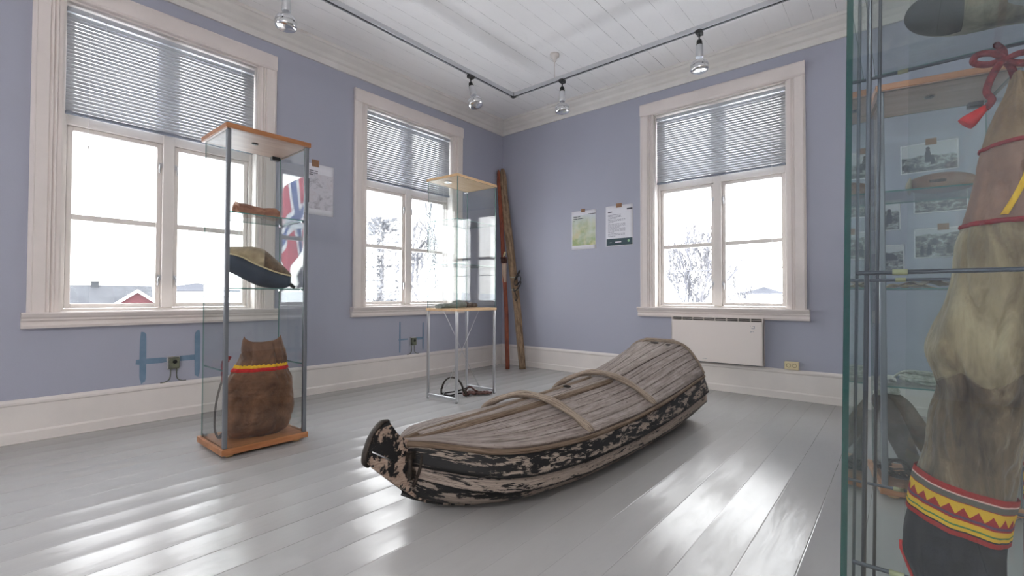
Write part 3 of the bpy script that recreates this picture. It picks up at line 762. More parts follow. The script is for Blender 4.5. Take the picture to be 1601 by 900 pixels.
# ------------------------------------------------------------------ the boat-shaped sled
def pulka():
    ang = -math.atan2(.108, 2.38)
    t = thing('sled', 'weathered boat shaped wooden sled with flaking black hull on floor', 'sled', (2.44,-3.53,0), ang)
    SS = [.16,.22,.30,.40,.55,.75,.93,1.25,1.57,1.9,2.2,2.38]
    HW = [.022,.085,.170,.248,.308,.336,.352,.358,.352,.340,.326,.318]
    ZG = [.284,.279,.265,.245,.230,.218,.213,.216,.230,.254,.283,.300]
    ZK = [.100,.068,.040,.020,.006,.001,.001,.001,.001,.006,.026,.046]
    BF = [.30,.34,.40,.46,.52,.60,.66,.68,.68,.68,.68,.68]
    BO = ([.16,.30,.58,.93,1.25,1.57,1.93,2.38], [.010,.030,.038,.052,.060,.068,.095,.158])
    ZB = ([.16,.28,.58,.93,1.25,1.57,1.75,1.93,2.38], [.288,.290,.294,.305,.318,.336,.366,.406,.500])
    stations = [.16+(2.38-.16)*i/60 for i in range(61)]
    def sec(s):
        h, zg, zk, bf = herm(SS,HW,s), herm(SS,ZG,s), herm(SS,ZK,s), herm(SS,BF,s)
        H = zg-zk
        return [(0,zk),(bf*h,zk),((bf+(1-bf)*.78)*h,zk+.17*H),(1.03*h,zk+.50*H),(1.0*h,zg)]
    def sp(s, q):
        P = sec(s); x = q*4; i = min(int(x),3); f = x-i
        p = [P[max(i-1,0)],P[i],P[i+1],P[min(i+2,4)]]
        if i == 0: p[0] = (-P[1][0],P[1][1])
        r = [0.5*((2*p[1][k])+(p[2][k]-p[0][k])*f+(2*p[0][k]-5*p[1][k]+4*p[2][k]-p[3][k])*f*f+(3*p[1][k]-p[0][k]-3*p[2][k]+p[3][k])*f**3) for k in (0,1)]
        return max(r[0],0), max(r[1], P[0][1])
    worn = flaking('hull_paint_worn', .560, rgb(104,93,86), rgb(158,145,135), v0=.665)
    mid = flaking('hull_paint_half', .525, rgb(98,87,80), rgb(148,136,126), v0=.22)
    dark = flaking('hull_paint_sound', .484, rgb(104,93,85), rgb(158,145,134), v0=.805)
    deckm = weathered('grey_deck_planks', rgb(124,113,108), rgb(168,157,151), 5, dark=rgb(76,62,54), sv=14, su=1.8, spot=.60)
    lidm = weathered('grey_lid_planks', rgb(126,115,110), rgb(170,159,152), 3, dark=rgb(76,62,54), sv=9, su=1.8, spot=.60)
    barkm = weathered('grey_bent_wood', rgb(122,108,96), rgb(172,157,142), 0, su=4, sv=6, spot=.58)
    barkd = weathered('dark_batten', rgb(92,76,62), rgb(140,122,106), 0, su=2.5, sv=8, dark=rgb(40,30,24))
    def strake(q0, q1, out0, out1, mat, rows=7):
        for sx in (-1,1):
            R = []
            for s in stations:
                row = []
                for k in range(rows):
                    q = q0+(q1-q0)*k/(rows-1)
                    x, z = sp(s,q); xa, za = sp(s,max(q-.03,0)); xb, zb = sp(s,min(q+.03,1))
                    nx, nz = zb-za, -(xb-xa); L = math.hypot(nx,nz) or 1
                    o = out0+(out1-out0)*k/(rows-1)
                    fade = min(1,(s-.16)/.12)*.8+.2
                    row.append((sx*(x+nx/L*o*fade), s, max(z+nz/L*o*fade,.0005)))
                R.append(row)
            G().grid(R, [s for s in stations], [.3*k/(rows-1)+q0 for k in range(rows)]).make('hull_strake', mat, t, solid=.011)
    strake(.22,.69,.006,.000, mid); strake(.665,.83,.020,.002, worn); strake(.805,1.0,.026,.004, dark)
    R = []
    for s in stations:                                              # keel plank
        w = sp(s,.25)[0]; z = sp(s,0)[1]
        R.append([(w*k,s,z) for k in (-1,-.6,0,.6,1)])
    G().grid(R, stations, [0,.08,.15,.22,.3]).make('keel_plank', mid, t, solid=.012, offs=1)
    # stem board
    prof = [(0,.256),(.004,.285),(.012,.312),(.022,.336),(.040,.360),(.064,.380),(.086,.386),(.096,.372),(.112,.345),(.130,.326),(.150,.312),(.180,.298),(.22,.290),(.30,.286),(.36,.20),(.40,.06),(.40,.012),(.361,.008),(.30,.020),(.24,.046),(.196,.076),(.135,.130),(.079,.181),(.036,.220)]
    g = G()
    cs = [(.30,.13)]
    # thick wedge: thin at the nose, wider where the strakes land
    n = len(prof); b = len(g.v)
    for sx in (-1,1):
        for s,z in prof: g.v.append((sx*(.010+.030*min(1,max(0,s)/.24)), s, z))
        g.v.append((sx*.030, .19, .235))
    cL, cR = b+n, b+2*n+1
    for i in range(n):
        k = (i+1)%n
        uvs = lambda j: (prof[j][0]*2.2+.3, prof[j][1]*2)
        g.face((cL, b+k, b+i), 0, False, ((.7,.47),uvs(k),uvs(i)))
        g.face((cR, b+n+1+i, b+n+1+k), 0, False, ((.7,.47),uvs(i),uvs(k)))
        g.face((b+i, b+k, b+n+1+k, b+n+1+i), 0, False, (uvs(i),uvs(k),uvs(k),uvs(i)))
    stem = g.make('stem_board', flaking('stem_paint', .50, rgb(116,94,80), rgb(168,148,134), su=2.2, sv=7), t, bevel=.003)
    G().tube(smooth_path([(0,s,z) for s,z in ((.092,.384),(.066,.384),(.040,.364),(.020,.338),(.008,.312),(-.002,.284),(-.004,.254),(.010,.240))],4), .012, 8, flat=(.6,1.3), up=(0,-1,0)).make('stem_iron', M['iron'], stem)
    for s,z in ((.070,.378),(.040,.356),(.018,.326),(.005,.290)):
        for sx in (-1,1):
            G().lathe([(.0045,0),(.004,.003),(0,.004)], 8, mat=Matrix.Translation((sx*.014,s+.006,z-.004)) @ Matrix.Rotation(sx*PI/2,4,'Y')).make('nail', M['iron'], stem)
    G().tube([(.014,.020,.290),(.021,.105,.236)], .003, 6).make('bright_strip', M['steel'], stem)
    # tow bracket on the near side of the bow
    g = G()
    g.tube(smooth_path([(.048,.215,.285),(.060,.205,.25),(.062,.195,.20),(.050,.185,.155),(.040,.18,.13)],5), .013, 8, flat=(1,.5))
    g.tube(smooth_path([(.045,.165,.25),(.062,.150,.235),(.066,.145,.205),(.058,.15,.175),(.045,.165,.165)],5), .009, 8)
    g.box(.030,.052,.150,.200,.235,.262); g.box(.030,.052,.150,.200,.168,.190)
    g.make('tow_bracket', M['iron'], t)
    # deck sides
    def deck(s, f, sx=1):
        h, zg = herm(SS,HW,s)-.004, herm(SS,ZG,s)+.010
        bo, zb = herm(*BO,s), herm(*ZB,s)
        lift = .006+.028*max(0,min(1,(s-1.5)/.8))
        x = h+(bo-h)*f; z = zg+(zb-zg)*f + lift*4*f*(1-f)
        return (sx*x, s, z)
    for sx in (-1,1):
        R = [[deck(s,k/9,sx) for k in range(10)] for s in stations]
        G().grid(R, stations, [k/9 for k in range(10)]).make('deck_planks', deckm, t, solid=.012)
        # edge moulding along the gunwale
        G().tube([(sx*(herm(SS,HW,s)+.004), s, herm(SS,ZG,s)+.006) for s in stations], .011, 8, flat=(1.0,.8)).make('gunwale', barkd, t)
        G().tube([(sx*herm(*BO,s), s, herm(*ZB,s)+.008) for s in stations if s<1.60], [.010+.010*min(1,(s-.16)/.3) for s in stations if s<1.60], 8, flat=(1.0,1.15)).make('batten', barkd, t)
        G().tube([(sx*herm(*BO,s), s, herm(*ZB,s)+.006) for s in stations if s>1.56], .011, 8, flat=(.8,1.0)).make('batten', barkd, t)
    for (a,b) in ((.24,1.58),(1.59,2.385)):
        st = [a+(b-a)*i/24 for i in range(25)]; R = []
        for s in st:
            bo, zb = herm(*BO,s)+.010, herm(*ZB,s)
            R.append([(bo*k, s, zb+.014+.010*(1-k*k)) for k in (-1,-.66,-.33,0,.33,.66,1)])
        G().grid(R, st, [0,.17,.33,.5,.67,.83,1]).make('lid', lidm, t, solid=.012)
    # bent hoops over the deck
    for s0, pk in ((.93,.352),(1.57,.388)):
        h, zg = herm(SS,HW,s0), herm(SS,ZG,s0)
        pts = []
        for k in range(25):
            u = -1+2*k/24
            x = u*(h-.005)
            z = zg+.022+(pk-zg-.020)*(1-abs(u)**1.9)
            pts.append((x, s0+.012*math.sin(u*2), z))
        G().tube(pts, [.015]+[.021+.003*math.sin(k*.9) for k in range(23)]+[.015], 10, flat=(.8,1.15)).make('bent_hoop', barkm, t)
    # stern: transom and raised coaming
    se = 2.372
    poly = [sp(se,q/12) for q in range(13)] + [(deck(se,k/8)[0], deck(se,k/8)[2]) for k in range(9)]
    poly = poly + [(-x,z) for x,z in reversed(poly[1:])]
    G().prism(poly, lambda a,c,tt:(a*.985,tt,max(c-.004,.03)), se-.022, se-.002).make('transom', worn, t)
    arch = [Vector(deck(2.378,k/10)) for k in range(11)] + [Vector((x,2.378,herm(*ZB,2.378)+.020)) for x in (.10,.05,0,-.05,-.10)] + [Vector(deck(2.378,k/10,-1)) for k in range(10,-1,-1)]
    G().tube([p+Vector((0,.004,.010)) for p in arch], .014, 8, flat=(1.1,1.0)).make('stern_coaming', barkm, t)
    # rings and knobs on the lid
    def ring_at(x, s, z, r):
        G().tube([(x+r*math.cos(a), s+r*.75*math.sin(a), z+.006) for a in [2*PI*k/18 for k in range(18)]], .0045, 6, closed=True).make('iron_ring', M['iron'], t)
    ring_at(-.012, 1.24, herm(*ZB,1.24)+.028, .020)
    ring_at(.0, 2.30, herm(*ZB,2.30)+.030, .024)
    ring_at(.105, 2.29, herm(*ZB,2.29)+.026, .013)
    for s in (.44,.62,.90,1.3):
        x,y,z = deck(s,.12)
        G().lathe([(.010,0),(.010,.003),(.004,.006),(0,.006)], 10, (x,y,z+.002)).make('nail', M['iron'], t)
pulka()

# ------------------------------------------------------------------ wall heater and sockets
def heater():
    t = thing('wall_heater', 'white flat electric panel heater mounted below the window', 'heater', (2.617,0,.262))
    w, h = .393, .408
    G().box(-w+.01, w-.01, -.050, -.012, .012, h-.004).make('back_body', M['slot'], t)
    G().box(-w, w, -.080, -.050, 0, h-.034).make('front_panel', M['heater'], t, bevel=.003)
    for s in (-1,1): G().box(s*w-.008 if s>0 else -w, s*w if s>0 else -w+.008, -.080, -.010, 0, h).make('side_frame', M['heater'], t, bevel=.002)
    g = G().box(-w+.008, w-.008, -.080, -.012, h-.008, h)
    for i in range(1,8): g.box(-w+i*w/4-.002, -w+i*w/4+.002, -.078, -.05, h-.034, h-.008)
    g.box(-w+.008, w-.008, -.074, -.060, h-.023, h-.019)
    g.make('outlet_grille', M['heater'], t)
    for s in (-.25,.25): G().box(s-.02, s+.02, -.022, 0, .10, .30).make('bracket', M['slot'], t)
    g = G()                                                          # printed control marks
    x0, y = w-.085, -.0806
    g.box(x0-.012,x0-.008,y,-.0799,.335,.341); g.box(x0+.004,x0+.022,y,-.0799,.335,.339); g.box(x0+.018,x0+.022,y,-.0799,.318,.336)
    g.box(x0-.004,x0+.020,y,-.0799,.314,.318); g.box(x0-.010,x0+.004,y,-.0799,.290,.294); g.box(x0-.010,x0-.006,y,-.0799,.282,.296); g.box(x0+.006,x0+.016,y,-.0799,.287,.290)
    g.make('control_marks', M['palaink'], t)
    G().box(-.105,-.070,-.0806,-.0799,.026,.031).make('maker_mark', M['palaink'], t)
heater()
def double_socket():
    t = thing('wall_socket', 'cream double wall socket resting on the baseboard beside the heater', 'socket', (3.211,0,.250))
    G().box(-.052,.052,-.034,0,0,.066).make('housing', M['cream'], t, bevel=.004)
    for x in (-.022,.022):
        mt = Matrix.Translation((x,-.034,.034)) @ Matrix.Rotation(PI/2,4,'X')
        g = G().lathe([(.017,-.002),(.017,.0012),(.013,.0012),(.012,-.004)], 20, mat=mt)
        g.make('outlet', M['creamhole'], t)
double_socket()
def old_socket(y, label):
    t = thing('wall_socket', label, 'socket', (0,y,.338))
    G().box(0,.012,-.036,.036,-.002,.088).make('back_plate', M['steel'], t, bevel=.003)
    G().box(.012,.034,-.030,.030,.004,.080).make('housing', M['oldbox'], t, bevel=.004)
    G().lathe([(.013,0),(.013,.003),(.009,.004),(.006,-.002)], 16, mat=Matrix.Translation((.034,.002,.052)) @ Matrix.Rotation(PI/2,4,'Y')).make('outlet', M['hole'], t)
    for s in (-1,1):
        p = smooth_path([(.010,s*.018,.004),(.010,s*.018,-.045),(.010,s*.026,-.072),(.010,s*.05,-.0865),(.011,s*.075,-.088)],6)
        G().tube(p, .0035, 6).make('cable', M['oldbox'], t)
old_socket(-3.499, 'old grey green wall socket with two cables behind the bag showcase')
old_socket(-1.420, 'old grey green wall socket with two cables behind the steel legged showcase')
def stains(y0, wl, label_n):
    g = G()
    def blob(ya, yb, za, zb, dd):
        n = 22; P = []
        for k in range(n):
            a = 2*PI*k/n; c, s = math.cos(a), math.sin(a)
            w = 1+.10*noise.noise(Vector((k*.9,ya*9,za*9)))
            P.append(((ya+yb)/2+(yb-ya)/2*math.copysign(abs(c)**.45,c)*w, (za+zb)/2+(zb-za)/2*math.copysign(abs(s)**.3,s)*w))
        g.prism(P, lambda a,b,t:(t,a,b), -.001, .0006+dd)
    for i,(ya,yb,za,zb) in enumerate(wl): blob(y0+ya,y0+yb,za,zb,i*.0004)
    o = struct(g.make('wall_patch', M['bluestain']))
stains(-3.509, [(-.178,-.142,.262,.600),(-.20,-.03,.386,.424),(.035,.16,.388,.425),(.138,.172,.275,.600)], 1)
stains(-1.43, [(-.158,-.140,.275,.590),(-.165,-.05,.400,.415),(.05,.155,.392,.418),(.142,.158,.285,.575)], 2)

# ------------------------------------------------------------------ papers on the walls
def rnd_text(g, x, z, w, h, line, rnd, dy, word=(.010,.03)):
    """rows of short word marks"""
    zz = z
    while zz > z-h:
        xx = x; end = x+w*(1 if zz-line > z-h else rnd.uniform(.3,.7))
        while xx < end:
            l = min(rnd.uniform(*word), end-xx)
            if l > .003: g.box(xx, xx+l, dy-.0003, dy+.0002, zz-line*.42, zz)
            xx += l+line*.35
        zz -= line
def sheet(name, label, loc, rotz, w, h, group, curl=.004):
    t = thing(name, label, 'poster' if 'poster' in name or 'print' in name else 'photograph', loc, rotz, group)
    R = []
    n = 8
    for i in range(n+1):
        u = i/n
        R.append([(w*(k/8-.5), -.0012-curl*(1-u)**2*(.4+.6*abs(k/8-.5)*2)*0-.0008*math.sin(k), h*u) for k in range(9)])
    G().grid(R, [i/n for i in range(n+1)], [k/8 for k in range(9)]).make('paper', M['paper'], t, solid=.0005)
    return t
def map_mat():
    t = T('watercolour_map'); v = t.coord('Object')
    f = t.noise(v, 9, 6, .65, .6); g2 = t.noise(v, 3.5, 3)
    c = t.ramp(f, [(.30,rgb(176,188,160)),(.45,rgb(150,168,120)),(.58,rgb(196,194,150)),(.7,rgb(214,180,140))])
    c = t.mix(t.n('MapRange',{0:g2,1:.42,2:.6}).outputs[0], c, rgb(200,208,196))
    sep = t.n('SeparateXYZ',{0:t.n('TexCoord').outputs['Object']})
    e = t.n('MapRange',{0:sep.outputs[2],1:.28,2:.40,3:0.0,4:1.0}).outputs[0]
    return t.bsdf(col=t.mix(e, c, rgb(206,212,222)), rough=.7)
rn = random.Random(5)
p = sheet('map_poster', 'white sheet with a green watercolour map taped left of the text notice', (1.204,0,1.378), 0, .314, .432, 'sheets taped on the back wall')
G().box(-.148,.148,-.0028,-.0021,.045,.385).make('map_print', map_mat(), p)
g = G()
for x,z,wd in ((-.132,.372,.16),(-.132,.349,.19),(-.132,.324,.03)): rnd_text(g, x, z, wd, .010, .018, rn, -.0031, (.03,.06))
g.make('heading', M['ink'], p); G().box(.06,.15,-.0031,-.0022,.384,.391).make('header_bar', M['ink'], p)
G().box(-.033,.018,-.0034,-.0008,.416,.452).make('tape', M['tape'], p)
p = sheet('text_poster', 'white text notice with dark teal foot strip taped nearest the window', (1.637,0,1.385), 0, .316, .432, 'sheets taped on the back wall')
G().box(-.146,.150,-.0027,-.0021,.010,.082).make('foot_strip', M['teal'], p)
g = G(); rnd_text(g, -.13, .372, .085, .012, .026, rn, -.0027, (.03,.05)); g.make('heading', M['ink'], p)
g = G()
for z,hh,wd in ((.338,.040,.155),(.285,.030,.20),(.240,.040,.20),(.190,.040,.20),(.135,.035,.20)): rnd_text(g, -.13, z, wd, hh, .0125, rn, -.0027)
g.make('text', M['palaink'], p)
G().box(.088,.150,-.0029,-.0021,.376,.392).make('header_bar', M['ink'], p)
g = G(); rnd_text(g, -.115, .043, .065, .003, .010, rn, -.0030, (.02,.03)); rnd_text(g, -.045, .048, .115, .003, .022, rn, -.0030, (.06,.08)); g.make('foot_lettering', M['paper'], p)
g = G().lathe([(.013,0),(.013,.001)], 16, mat=Matrix.Translation((.108,-.0026,.050)) @ Matrix.Rotation(PI/2,4,'X')); g.make('round_mark', plain('pale_green_mark', rgb(150,190,150), .7), p)
G().box(-.035,.030,-.0034,-.0008,.408,.452).make('tape', M['tape'], p)
# faint map on the left wall
p = sheet('map_print', 'pale grey printed map taped on the left wall between the windows', (0,-2.432,1.558), PI/2, .232, .445, None)
def grey_map():
    t = T('pale_grey_map'); v = t.coord('Object')
    f = t.noise(v, 10, 7, .7, .8)
    return t.bsdf(col=t.ramp(f, [(.34,rgb(150,146,156)),(.5,rgb(206,204,212)),(.7,rgb(196,188,194))]), rough=.7)
G().box(-.110,.110,-.0028,-.0021,.05,.36).make('map_print', grey_map(), p)
g = G(); rnd_text(g, -.108, .385, .075, .045, .017, rn, -.0031, (.02,.05)); g.make('heading', M['ink'], p)
G().box(-.116,-.108,-.0031,-.0022,.10,.31).make('side_bar', M['black'], p)
G().box(-.085,-.022,-.0034,-.0008,.420,.480).make('tape', M['tape'], p)
# old photographs on the back wall
def photo_mat(i, horizon, sky):
    t = T('old_photo_print_%d' % i); tc = t.n('TexCoord'); sep = t.n('SeparateXYZ', {0:tc.outputs['Object']})
    v = t.n('Mapping', {'Vector':tc.outputs['Object'],'Location':(i*3.7,i*1.3,i*2.1),'Scale':(1,1,1.6)}).outputs[0]
    f = t.noise(v, 22, 7, .7, .4); big = t.noise(v, 7, 3)
    tones = t.ramp(f, [(.34,rgb(48,50,54)),(.5,rgb(112,114,118)),(.66,rgb(190,192,194))])
    hz = t.math('ADD', t.math('MULTIPLY', big, .09), horizon-.045)
    m = t.n('MapRange', {0:t.math('SUBTRACT', sep.outputs[2], hz),1:-.006,2:.006}).outputs[0]
    return t.bsdf(col=t.mix(m, tones, sky), rough=.5)
def figure(g, x, z, h, y=-.0031):
    """small dark standing figure in a print"""
    g.prism([(x-h*.14,z),(x+h*.14,z),(x+h*.16,z+h*.5),(x+h*.09,z+h*.78),(x-h*.09,z+h*.78),(x-h*.16,z+h*.5)], lambda a,b,t:(a,t,b), y, -.0022)
    g.prism([(x+h*.11*math.cos(2*PI*k/10), z+h*.88+h*.12*math.sin(2*PI*k/10)) for k in range(10)], lambda a,b,t:(a,t,b), y, -.0022)
PH = [  # x0,x1,z0,z1,tape x, horizon, label, figures
 (3.918,4.232,1.755,1.967,4.088,.115,'black and white photograph of a rider on a hill, taped highest',[(-.005,.07,.11),(.02,.05,.07)]),
 (3.988,4.275,1.457,1.622,None,.125,'black and white photograph of a wide river landscape below the hide bundle',[]),
 (3.988,4.275,1.134,1.349,4.146,.165,'black and white photograph of a crowd among bushes behind the hanging garment',[(-.10,.02,.07),(-.06,.02,.08),(.04,.03,.07),(.09,.02,.08)]),
 (3.675,3.915,1.350,1.575,3.722,.15,'black and white photograph of a kneeling person beside a boulder',[(.055,.05,.11)]),
 (3.674,3.935,1.040,1.243,None,.135,'black and white photograph of a long low building in a field',[]),
 (3.655,3.785,1.666,1.930,3.712,.19,'narrow upright black and white photograph of a person in white, leftmost',[(0,.06,.14)])]
for i,(x0,x1,z0,z1,tx,hz,lab,figs) in enumerate(PH):
    w, h = x1-x0, z1-z0
    p = sheet('photograph', lab, ((x0+x1)/2,0,z0), 0, w, h, 'old photographs taped behind the showcases')
    G().box(-w/2+.008, w/2-.008, -.0027, -.0021, .008, h-.008).make('print', photo_mat(i+1, hz, rgb(190,192,196) if i != 1 else rgb(150,154,158)), p)
    if figs:
        g = G()
        for f in figs: figure(g, *f)
        g.make('figures', M['ink'] if i != 5 else M['paper'], p)
    if i == 4:
        G().prism([(-.09,.085),(.09,.085),(.09,.115),(.06,.14),(-.06,.14),(-.09,.115)], lambda a,b,t:(a,t,b), -.0031, -.0022).make('building_shape', M['ink'], p)
    if tx:
        G().box(tx-(x0+x1)/2-.030, tx-(x0+x1)/2+.030, -.0034, -.0008, h-.02, h+.026).make('tape', M['tape'], p)

# ------------------------------------------------------------------ track lighting
def track():
    t = thing('lighting_track', 'grey L shaped lighting track hung below the ceiling', 'lighting track', (1.02,-1.01,2.80))
    def rail(name, a, b):
        g = G()
        if a[0] == b[0]:
            y0, y1 = sorted((a[1], b[1]))
            g.box(-.018, -.012, y0, y1, 0, .034); g.box(.012, .018, y0, y1, 0, .034); g.box(-.012,.012,y0,y1,.028,.034)
            g2 = G().box(-.0118,.0118,y0,y1,.006,.0278)
        else:
            x0, x1 = sorted((a[0], b[0]))
            g.box(x0, x1, -.018, -.012, 0, .034); g.box(x0, x1, .012, .018, 0, .034); g.box(x0,x1,-.012,.012,.028,.034)
            g2 = G().box(x0,x1,-.0118,.0118,.006,.0278)
        o = g.make('rail', M['alu_light'], t); g2.make('conductor_slot', M['black'], o)
    rail('rail', (0,-.022), (0,-4.6)); rail('rail', (.022,0), (3.6,0))
    G().box(-.022,.022,-.022,.022,-.003,.036).make('corner_joint', M['black'], t, bevel=.002)
    for x,y in ((.49,0),(0,-3.0),(2.9,0)):
        o = G().lathe([(.004,.034),(.004,.19),(.016,.195),(.018,.225),(.040,.235),(.042,.26)], 20, (x,y,0)).make('ceiling_hanger', M['white'], t)
M['alu_light'] = plain('pale_grey_rail', rgb(186,188,192), .4, .2)
track()
def bulb_glass():
    t = T('clear_bulb_glass')
    fr = t.n('LayerWeight', {'Blend':.35}).outputs['Facing']
    a = t.n('BsdfTransparent', {'Color':(.92,.93,.94,1)}).outputs[0]
    b = t.n('BsdfGlossy', {'Color':(.9,.9,.92,1),'Roughness':.03}).outputs[0]
    return t.shader(t.n('MixShader', {0:t.math('MULTIPLY_ADD', fr, .5, .15),1:a,2:b}).outputs[0])
M['bulb'] = bulb_glass()
def spot(loc, label, tilt=(0,0)):
    t = thing('spotlight', label, 'spotlight', loc, 0, 'spotlights on the ceiling track')
    G().box(-.020,.020,-.030,.030,-.028,.0).make('track_adapter', M['black'], t, bevel=.003)
    G().tube([(0,0,-.028),(0,0,-.075)], .0055, 8).make('stem', M['black'], t)
    mt = Matrix.Translation((0,0,-.075)) @ Matrix.Rotation(tilt[0],4,'X') @ Matrix.Rotation(tilt[1],4,'Y')
    G().lathe([(.010,.012),(.017,.006),(.020,-.006),(.020,-.024),(.024,-.026),(.024,-.032)], 20, mat=mt).make('joint', M['black'], t)
    G().lathe([(.024,-.032),(.026,-.036),(.027,-.115),(.025,-.122)], 24, mat=mt).make('lamp_holder', M['steel'], t)
    b = G().lathe([(.022,-.118),(.024,-.132),(.032,-.142),(.046,-.150),(.056,-.160),(.062,-.174),(.063,-.184)], 32, mat=mt).make('bulb', M['bulb'], t)
    G().lathe([(.063,-.184),(.0635,-.212),(.060,-.220),(.045,-.226),(.0,-.229)], 32, mat=mt).make('silvered_cap', M['chrome'], b)
spot((1.02,-3.20,2.80), 'chrome spotlight on the track near the big window, frontmost')
spot((1.02,-1.597,2.80), 'chrome spotlight tilted aside, above the window beside the corner', (.0,-.30))
spot((1.593,-1.01,2.80), 'chrome spotlight beside the white ceiling hanger near the track corner')
spot((2.797,-1.01,2.80), 'chrome spotlight hanging in front of the window above the heater')

# unseen fill lamp added behind the camera to brighten the room
def fill_lamp(loc, label):
    t = thing('fill_lamp', label, 'fill lamp', loc)
    G().lathe([(.0,0),(.20,0),(.21,-.02),(.20,-.035),(0,-.035)], 32).make('base', M['white'], t)
    lm = T('fill_lamp_glass'); e = lm.n('Emission', {'Color':(1,.965,.93,1),'Strength':LAMP}).outputs[0]; lm.shader(e)
    G().lathe([(.0,-.036),(.235,-.036),(.24,-.06),(.21,-.10),(.13,-.13),(0,-.14)], 32).make('opal_bowl', lm.m, t)
LAMP = 46
fill_lamp((4.65,-6.4,3.06), 'unseen round opal fill lamp added behind the big showcase')

# ------------------------------------------------------------------ things in the near showcase
def fur_streaks(name, c1, c2, c3):
    t = T(name); v = t.coord('Object',(1,1,.22)); f = t.noise(v, 20, 8, .65, .6); g2 = t.noise(t.coord('Object',(1,1,.6)), 11, 4)
    c = t.ramp(f, [(.30,c1),(.5,c2),(.72,c3)])
    c = t.mix(t.n('MapRange',{0:g2,1:.5,2:.68,3:0,4:.7}).outputs[0], c, c1)
    return t.bsdf(col=c, rough=.9, spec=.2, sheen=.25, normal=t.bump(t.noise(t.coord('Object',(1,1,.3)),140,4),.5,.003))
def cuff_mat():
    t = T('woven_cuff_band'); tc = t.n('TexCoord'); sep = t.n('SeparateXYZ',{0:tc.outputs['UV']})
    u, v = sep.outputs[0], sep.outputs[1]
    R,Y,GR,K,P,DG,PU = rgb(150,26,26),rgb(212,162,28),rgb(92,84,78),rgb(20,18,22),rgb(214,170,160),rgb(70,110,60),rgb(88,60,84)
    stripes = t.ramp(v, [(0,R),(.10,K),(.13,Y),(.20,DG),(.235,Y),(.34,R),(.38,PU),(.43,R),(.62,Y),(.70,R),(.715,GR),(.84,P),(.875,R)], 'CONSTANT')
    wav = t.math('MULTIPLY', t.math('SINE', t.math('MULTIPLY', u, 700)), .012)
    tri = t.math('ABSOLUTE', t.math('SUBTRACT', t.math('FRACT', t.math('MULTIPLY', u, 62)), .5))   # 0..0.5
    lim = t.math('MULTIPLY_ADD', tri, .34, .45)
    inb = t.math('MULTIPLY', t.math('GREATER_THAN', v, lim), t.math('LESS_THAN', v, .64))
    col = t.mix(inb, stripes, Y)
    return t.bsdf(col=col, rough=.9, spec=.2, normal=t.bump(t.noise(t.coord('Object'),300,3),.4,.002))
